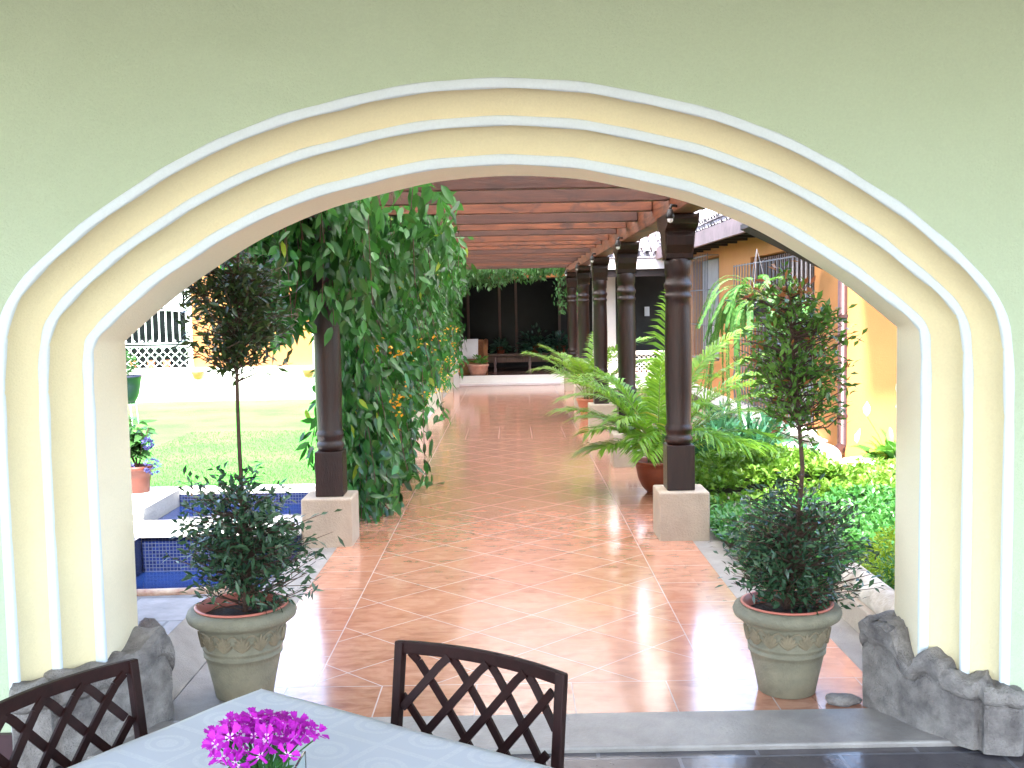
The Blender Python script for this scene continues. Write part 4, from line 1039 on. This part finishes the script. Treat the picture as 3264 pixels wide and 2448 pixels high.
# hydrangea pot
hp = empty('potted_hydrangea', (-3.33, 9.35, .15), 'blue hydrangea in a terracotta pot on the white pool surround', 'potted plant')
c = (-3.33, 9.35, .151)
obj('pot', MB().lathe([(.09, 0), (.095, .004), (.112, .12), (.122, .19), (.132, .192), (.136, .235), (.126, .238), (.12, .19)], c, 32), M['terracotta_shaded'], hp, smooth=True)
obj('soil', MB().lathe([(.12, .21), (.001, .22)], c, 16), M['soil'], hp)
mb = MB(); P = []; D = []
for k in range(15):
    a = rng.uniform(0, 6.28); r = rng.uniform(.02, .17); h = rng.uniform(.15, .42) * (1.15 - r * 1.5)
    tip = np.array((c[0] + r * cos(a), c[1] + r * sin(a), c[2] + .22 + h)); b0 = np.array((c[0], c[1], c[2] + .2)); mb.tube([b0, (b0 + tip) / 2 + np.array((r * .2 * cos(a), 0, 0)), tip], .004, 5)
    for q in range(9):
        s = rng.uniform(.35, 1.02); P.append(b0 + (tip - b0) * s); aa = rng.uniform(0, 6.28); D.append((cos(aa), sin(aa), rng.uniform(-.1, .8)))
obj('stems', mb, M['bark'], hp); leafobj('foliage', P, D, rnd(.08, .14, len(P)), .065, M['hyd'], hp, rows=OV, droop=.35)
for (dx, dz, r) in ((.16, .24, .075), (-.05, .22, .05), (.13, .44, .045), (-.13, .28, .05)):
    n = 90; d = nz(rng.normal(size=(n, 3))); leafobj('flower_head', np.array((c[0] + dx, c[1] - .08, c[2] + dz)) + d * r * .75, d + rng.normal(size=(n, 3)) * .5, .032, .026, M['hydflower'], hp, droop=0)
# dark urn on a stand
ur = empty('urn_planter', (-5.98, 16.4, 0), 'dark slate urn with a clipped shrub on a thin white stand on the lawn', 'planter')
c = (-5.98, 16.4, .32)
obj('pot', MB().lathe([(.12, 0), (.14, .01), (.20, .12), (.235, .28), (.25, .40), (.265, .41), (.265, .44), (.24, .44), (.22, .36)], c, 32), M['tealpot'], ur, smooth=True)
mb = MB()
for k in range(4):
    a = pi / 4 + k * pi / 2; mb.tube([(c[0] + .17 * cos(a), c[1] + .17 * sin(a), .33), (c[0] + .2 * cos(a), c[1] + .2 * sin(a), 0)], .009, 6)
mb.lathe([(.165, .31), (.175, .31), (.175, .325), (.165, .325)], (c[0], c[1], 0), 24)
obj('stand', mb, M['grille'], ur)
n = 700; d = nz(rng.normal(size=(n, 3))); leafobj('foliage', np.array((c[0], c[1], c[2] + .62)) + d * rnd(.10, .2, n)[:, None], d, .05, .025, M['hyd'], ur)
obj('stem', MB().tube([(c[0], c[1], c[2] + .38), (c[0], c[1], c[2] + .6)], .012, 6), M['bark'], ur)

yh = empty('yellow_house', (-6, 20.4, 0), 'sunlit yellow house with white plinth and white window bars beyond the lawn', 'house')
mb = MB().box((-14, 20.6, .64), (-8.6, 20.9, 3.6)).box((-8.6, 20.6, 2.45), (-6.24, 20.9, 3.6)).box((-6.24, 20.6, .64), (-3.74, 20.9, 3.6)).box((-3.74, 20.6, 2.5), (-2.6, 20.9, 3.6)).box((-2.6, 20.6, .64), (-1.8, 20.9, 3.6))
obj('wall', mb, M['yellow'], yh)
obj('plinth', MB().box((-14, 20.45, -.05), (-1.8, 20.9, .638)), M['white'], yh, bevel=.01)
def latwin(x0, x1):
    w = obj('window', MB().box((x0, 20.8, .64), (x1, 20.84, 2.45)), M['darkwin'], yh)
    obj('window_frame', MB().box((x0 - .09, 20.54, .64), (x0, 20.598, 2.5)).box((x1, 20.54, .64), (x1 + .09, 20.598, 2.5)), M['white'], w)
    mb = MB(); k = int((x1 - x0) / .125)
    for i in range(k + 1): x = x0 + i * (x1 - x0) / k; mb.box((x - .012, 20.50, 1.12), (x + .012, 20.52, 2.42))
    for z in (1.06, 1.12, 1.76, 2.42): mb.box((x0, 20.495, z - .012), (x1, 20.525, z + .012))
    k = int((x1 - x0) / .15)
    for i in range(k):      # ogee lattice below
        xc = x0 + (i + .5) * (x1 - x0) / k
        for s in (-1, 1): mb.tube([(xc + s * .072 * abs(cos(t * pi * 2.5)), 20.51, .66 + .4 * t) for t in np.linspace(0, 1, 21)], .010, 5)
    for i in range(k): mb.lathe([(.001, -.03), (.028, 0), (.001, .03)], (x0 + (i + .5) * (x1 - x0) / k, 20.51, 1.16), 8)
    obj('grille', mb, M['grille'], w)
    obj('curtain', MB().add([(x0 + .95 * (x1 - x0), 20.7, 2.45), (x0 + .62 * (x1 - x0), 20.7, 2.45), (x0 + .80 * (x1 - x0), 20.7, 1.75), (x0 + .95 * (x1 - x0), 20.72, 1.72)], [(0, 1, 2, 3)]), M['cushion'], w)
latwin(-8.6, -6.24); latwin(-3.74, -2.6)
obj('roof', MB().add([(-14.5, 20.1, 3.5), (-1.5, 20.1, 3.5), (-1.5, 25, 5.6), (-14.5, 25, 5.6)], [(0, 1, 2, 3)]).box((-14.5, 20.05, 3.42), (-1.5, 20.1, 3.56)), M['rooftile'], yh)
for x, lb in ((-6.02, 'terracotta wall pot on the white plinth below the window bars'), (-3.90, 'terracotta wall pot on the white plinth close to the bare column')):
    o = obj('wall_pot', MB().lathe([(.001, -.14), (.07, -.12), (.12, 0), (.125, .02), (.10, .02), (.001, -.02)], (x, 20.36, .56), 20), M['terracotta'], smooth=True); tag(o, lb, 'pot', 'terracotta wall pots')
for k, x in enumerate((-7.6, -7.35, -7.0, -6.7)):
    o = obj('flower_pot', MB().lathe([(.05, 0), (.08, .14), (.085, .145), (.07, .145), (.001, .12)], (x, 20.66, .645), 14), M['terracotta'], smooth=True); tag(o, 'little terracotta pot standing behind the white lattice of the yellow house window', 'pot', 'little pots behind the window lattice')

# ------------------------------------------------------------------ table, cloth, vase, flowers
e1 = np.array((.826, -.564)); e2 = np.array((-.564, -.826)); ang = math.atan2(e1[1], e1[0])
cor = np.array((-.683, 2.775)); SZ = 1.0; ctr = cor + (e1 + e2) * SZ / 2
tb = empty('dining_table', (ctr[0], ctr[1], 0), 'square dining table hidden under the pale blue cloth', 'table', None, ang)
h = SZ / 2 - .015
obj('tabletop', MB().box((-h, -h, .715), (h, h, .742)), M['bronze'], tb, local=True)
for sx in (-1, 1):
    for sy in (-1, 1): obj('leg', MB().tube([(sx * .40, sy * .40, 0), (sx * .42, sy * .42, .714)], .02, 10), M['bronze'], tb, local=True, smooth=True)
n = 60; hw = SZ / 2; over = .14; vs = []; R0 = .022
def clothpt(a, b):
    # a,b from -1..1 over the cloth incl. overhang
    L = hw + over; x, y = a * L, b * L
    def fold(t):
        s = abs(t); sg = 1 if t >= 0 else -1
        if s <= hw - R0: return t, 0
        e = s - (hw - R0)
        if e < R0 * pi / 2: q = e / R0; return sg * (hw - R0 + R0 * sin(q)), R0 * (1 - cos(q))
        return sg * hw, R0 + (e - R0 * pi / 2)
    fx, dx = fold(x); fy, dy = fold(y)
    wv = .012 * sin(9 * (x + y) * 3) * min(1, (max(dx, dy)) / .08)
    px = fx + (np.sign(x) * abs(wv) if dx > 0 else 0); py = fy + (np.sign(y) * abs(wv) if dy > 0 else 0)
    und = .0018 * sin(14 * x + 3 * y) * sin(5 * y + 1) + .001 * sin(23 * y)
    return (px, py, .749 + und - max(dx, dy))
for i in range(n + 1):
    for j in range(n + 1): vs.append(clothpt(i / n * 2 - 1, j / n * 2 - 1))
fs = [(i * (n + 1) + j, (i + 1) * (n + 1) + j, (i + 1) * (n + 1) + j + 1, i * (n + 1) + j + 1) for i in range(n) for j in range(n)]
cl = obj('tablecloth', MB().add(vs, fs), M['cloth'], smooth=True); cl.location = (ctr[0], ctr[1], 0); cl.rotation_euler[2] = ang
tag(cl, 'pale blue damask tablecloth with oval pattern on the dining table', 'tablecloth')

vc = np.array((-.505, 2.045)); va = -.06; vz = .7525; vh = .098; vw = .068
vo = MB(); vi = .063
ring = lambda w, z: [(-w, -w, z), (w, -w, z), (w, w, z), (-w, w, z)]
vs = ring(vw - .002, 0) + ring(vw, .003) + ring(vw, vh) + ring(vi, vh) + ring(vi, .010)
fs = [(3, 2, 1, 0)] + [(4 * k + i, 4 * k + (i + 1) % 4, 4 * k + 4 + (i + 1) % 4, 4 * k + 4 + i) for k in range(4) for i in range(4)] + [(16, 17, 18, 19)]
v = obj('glass_vase', vo.add(vs, fs), M['glass'], local=True, bevel=.0015); v.location = (vc[0], vc[1], vz); v.rotation_euler[2] = va
tag(v, 'square clear glass vase holding magenta flowers on the tablecloth', 'vase')
bq = empty('bouquet', (vc[0], vc[1], vz + .012), 'low bunch of magenta flowers with pale centres in the glass vase', 'flowers')
mb = MB(); FP = []
tops = []
for k in range(60):
    a = rng.uniform(0, 2 * pi); r = .112 * rng.random() ** .55; zz = .166 - 2.7 * r * r + rng.normal() * .006
    if r < .05: zz += .003
    tops.append(((r * cos(a)) * 1.0, (r * sin(a)) * .85, zz))
def blossom(seed):
    rs = np.random.default_rng(seed); mb = MB()
    for k in range(5):
        a0 = 2 * pi * k / 5 + rs.normal() * .08; vs = [(0, 0, 0)]; sh = []
        L = .019 * rs.uniform(.9, 1.1); cup = rs.uniform(.15, .4)
        rows = ((.35, .30), (.7, .62), (.92, .72))
        for t, w in rows:
            for s in (-1, 0, 1):
                aa = a0 + s * w * .62 / (t + .25); rr = L * t * (1 if s == 0 else .96); vs.append((rr * cos(aa), rr * sin(aa), cup * rr * t + .0012 * s * s))
        tp = []
        for i in range(7):   # fringed edge
            s = i / 3 - 1; aa = a0 + s * .40; rr = L * (1.0 if i % 2 else 1.10); tp.append((rr * cos(aa), rr * sin(aa), cup * rr))
        base = len(vs); vs += tp
        fs = [(0, 1, 2), (0, 2, 3)]; mi = [1, 1]
        for r in (0, 1):
            o = 1 + 3 * r; fs += [(o, o + 3, o + 4, o + 1), (o + 1, o + 4, o + 5, o + 2)]; 
        fs += [(7, base, base + 1, base + 2, base + 3, 8), (8, base + 3, base + 4, base + 5, base + 6, 9)]
        o_ = len(mb.v); mb.v += vs; mb.f += [tuple(i + o_ for i in f) for f in fs]; mb.mi += [1, 1] + [0] * (len(fs) - 2)
    mb.tube([(0, 0, .001), (0, 0, -.014)], [.0028, .002], 5)
    return mb
protos = []
for i, (x, y, z) in enumerate(tops):
    if i < 4: o = obj('blossom', blossom(i), [M['petal'], M['petalc']], bq, local=True); protos.append(o.data)
    else:
        o = bpy.data.objects.new('blossom', protos[i % 4]); COL.objects.link(o); o.parent = bq
    o.location = (x, y, z); tl = math.hypot(x, y)
    o.rotation_euler = (-y * 7 + rng.normal() * .25 + .35, x * 7 + rng.normal() * .25, rng.uniform(0, 6)); o.scale = [rng.uniform(1.1, 1.45)] * 3
    b = (x * .25 + rng.normal() * .008, y * .25 + rng.normal() * .008, .002); mb.tube([b, (x * .45, y * .45, .09), (x * .9, y * .9, z - .012)], .0016, 5, cap=False)
obj('stems', mb, M['bouqleaf'], bq, local=True)
n = 150; a = rnd(0, 6.28, n); r = rnd(.0, .075, n); P = np.stack([r * np.cos(a), r * np.sin(a), rnd(.04, .135, n)], 1); keep = (np.abs(P[:, 0]) < .054) & (np.abs(P[:, 1]) < .054) | (P[:, 2] > .092); P = P[keep]
D = P * (1, 1, 0) * 6 + rng.normal(size=P.shape) * .25 + np.array((0, 0, .9)); P[:, :2] = np.clip(P[:, :2], -.05, .05)
leafobj('leaves', P, D, .035, .010, M['bouqleaf'], bq, local=True)

# ------------------------------------------------------------------ chairs
def chair(p0, p1, label, bow=.035, ht=.85, drop=0.0, rail_arch=.004):
    """back rail from p0 to p1 (world xy); the chair faces away from the back towards the table"""
    p0 = np.array(p0, float); p1 = np.array(p1, float); d = p1 - p0; W = np.linalg.norm(d); d /= W; fw = np.array((d[1], -d[0]))
    if np.dot(ctr - (p0 + p1) / 2, fw) < 0: fw = -fw
    c = (p0 + p1) / 2; rz = math.atan2(d[1], d[0]); sgn = 1 if np.dot(fw, np.array((-d[1], d[0]))) > 0 else -1
    t = empty('lattice_chair', (c[0], c[1], 0), label, 'chair', 'bronze lattice-back chairs', rz)
    h = W / 2
    back = lambda x, z: (x, -sgn * (bow * (1 - (x / h) ** 2) + .05 * (z - .45) / .4 - .05), z)   # local point of the bowed, leaning back
    zt = lambda x: ht + rail_arch * (1 - (x / h) ** 2)
    fr = MB()
    N = 14
    for a, b in ((0, .034), (ht - .83 + .0, 0)):
        pass
    xs = np.linspace(-h, h, N + 1)
    def band(z_of, hh, th):
        vs = []
        for x in xs:
            z = z_of(x); y = back(x, z)[1]
            vs += [(x, y - th / 2, z - hh), (x, y + th / 2, z - hh), (x, y + th / 2, z), (x, y - th / 2, z)]
        fs = [(4 * i + k, 4 * i + (k + 1) % 4, 4 * i + 4 + (k + 1) % 4, 4 * i + 4 + k) for i in range(N) for k in range(4)] + [(3, 2, 1, 0), (4 * N, 4 * N + 1, 4 * N + 2, 4 * N + 3)]
        fr.add(vs, fs)
    band(zt, .034, .018); band(lambda x: .475, .028, .016)
    for s in (-1, 1):
        x = s * (h - .013)
        fr.bar(back(x, .0 + .01)[:1] + (back(x, .45)[1] - sgn * .07, .0), back(x, .452), .026, .026, (0, 1, 0))
        fr.bar(back(x, .44), back(x, ht - .002), .026, .024, (0, 1, 0))
    obj('back_frame', fr, M['bronze'], t, local=True, bevel=.003)
    la = MB(); z0, z1 = .46, ht - .02; cw = (W - .05) / 4; slope = 1.20; pz = []
    for fam in (-1, 1):
        for k in range(-6, 12):
            xb = -h + .025 + k * cw + (cw * .12)
            # line x = xb + fam*(z1 - z)/slope , clip to panel
            pts = []
            for i in range(13):
                z = z1 - (z1 - z0) * i / 12; x = xb + fam * (z1 - z) / slope
                if abs(x) <= h - .02: pts.append(back(x, min(z, zt(x) - .03)))
            for a, b in zip(pts[:-1], pts[1:]):
                if np.linalg.norm(np.array(a) - np.array(b)) > 1e-4: la.bar(np.array(a) + np.array((0, fam * .004, 0)), np.array(b) + np.array((0, fam * .004, 0)), .0215, .008, (0, 1, 0))
    obj('lattice_back', la, M['bronze'], t, local=True)
    se = MB()
    for i in range(9): yy = sgn * (.03 + i * .047); se.box((-h + .02, min(yy, yy + sgn * .034), .437), (h - .02, max(yy, yy + sgn * .034), .449))
    se.box((-h, min(0, sgn * .45), .42), (-h + .025, max(0, sgn * .45), .45)).box((h - .025, min(0, sgn * .45), .42), (h, max(0, sgn * .45), .45))
    obj('seat', se, M['bronze'], t, local=True)
    for s in (-1, 1):
        obj('leg', MB().bar((s * (h - .013), sgn * .44, 0), (s * (h - .013), sgn * .43, .42), .026, .026, (0, 1, 0)), M['bronze'], t, local=True)
    return t
chair((-.325, 2.82), (.118, 2.535), 'bronze lattice-back chair standing before the open tiled walkway')
chair((-.99, 2.71), (-1.235, 2.29), 'bronze lattice-back chair in front of the left carved stone')

# ------------------------------------------------------------------ camera, light
cam = bpy.data.cameras.new('camera'); co = bpy.data.objects.new('camera', cam); COL.objects.link(co)
cam.sensor_width = 36; cam.lens = 36 * 2300 / 2212; cam.clip_end = 300; cam.clip_start = .05
from mathutils import Matrix, Vector
p = R_(4.28); phi = R_(1.03)
r0 = Vector((1, 0, 0)); u0 = Vector((0, sin(p), cos(p))); F = Vector((0, cos(p), -sin(p)))
Rr = r0 * cos(phi) - u0 * sin(phi); Uu = u0 * cos(phi) + r0 * sin(phi)
mt = Matrix((Rr, Uu, -F)).transposed().to_4x4(); mt.translation = Vector((0, 0, 1.75)); co.matrix_world = mt
S.camera = co

EL, AZ = 60., 187.   # sun elevation; azimuth clockwise from +Y (north)
sd = Vector((sin(R_(AZ)) * cos(R_(EL)), cos(R_(AZ)) * cos(R_(EL)), sin(R_(EL))))
ln = bpy.data.lights.new('sun', 'SUN'); ln.energy = 2.4; ln.angle = R_(4); ln.color = (1, .95, .88)
lo = bpy.data.objects.new('sun', ln); COL.objects.link(lo); lo.rotation_euler = sd.to_track_quat('Z', 'Y').to_euler(); lo.location = (5, -5, 12)
w = bpy.data.worlds.new('World'); S.world = w; w.use_nodes = True
nt = w.node_tree; bg = nt.nodes['Background']; sky = nt.nodes.new('ShaderNodeTexSky'); sky.sky_type = 'NISHITA'; sky.sun_disc = False
sky.sun_elevation = R_(EL); sky.sun_rotation = R_(AZ % 360); sky.dust_density = 2.5; sky.air_density = 1.0; sky.ozone_density = 1.0
nt.links.new(sky.outputs[0], bg.inputs[0]); bg.inputs[1].default_value = .15
S.view_settings.view_transform = 'Standard'; S.view_settings.look = 'None'; S.view_settings.gamma = 1
S.view_settings.exposure = 3.32
S.render.engine = 'CYCLES'
S.cycles.max_bounces = 12; S.cycles.diffuse_bounces = 6; S.cycles.transmission_bounces = 8; S.cycles.transparent_max_bounces = 16
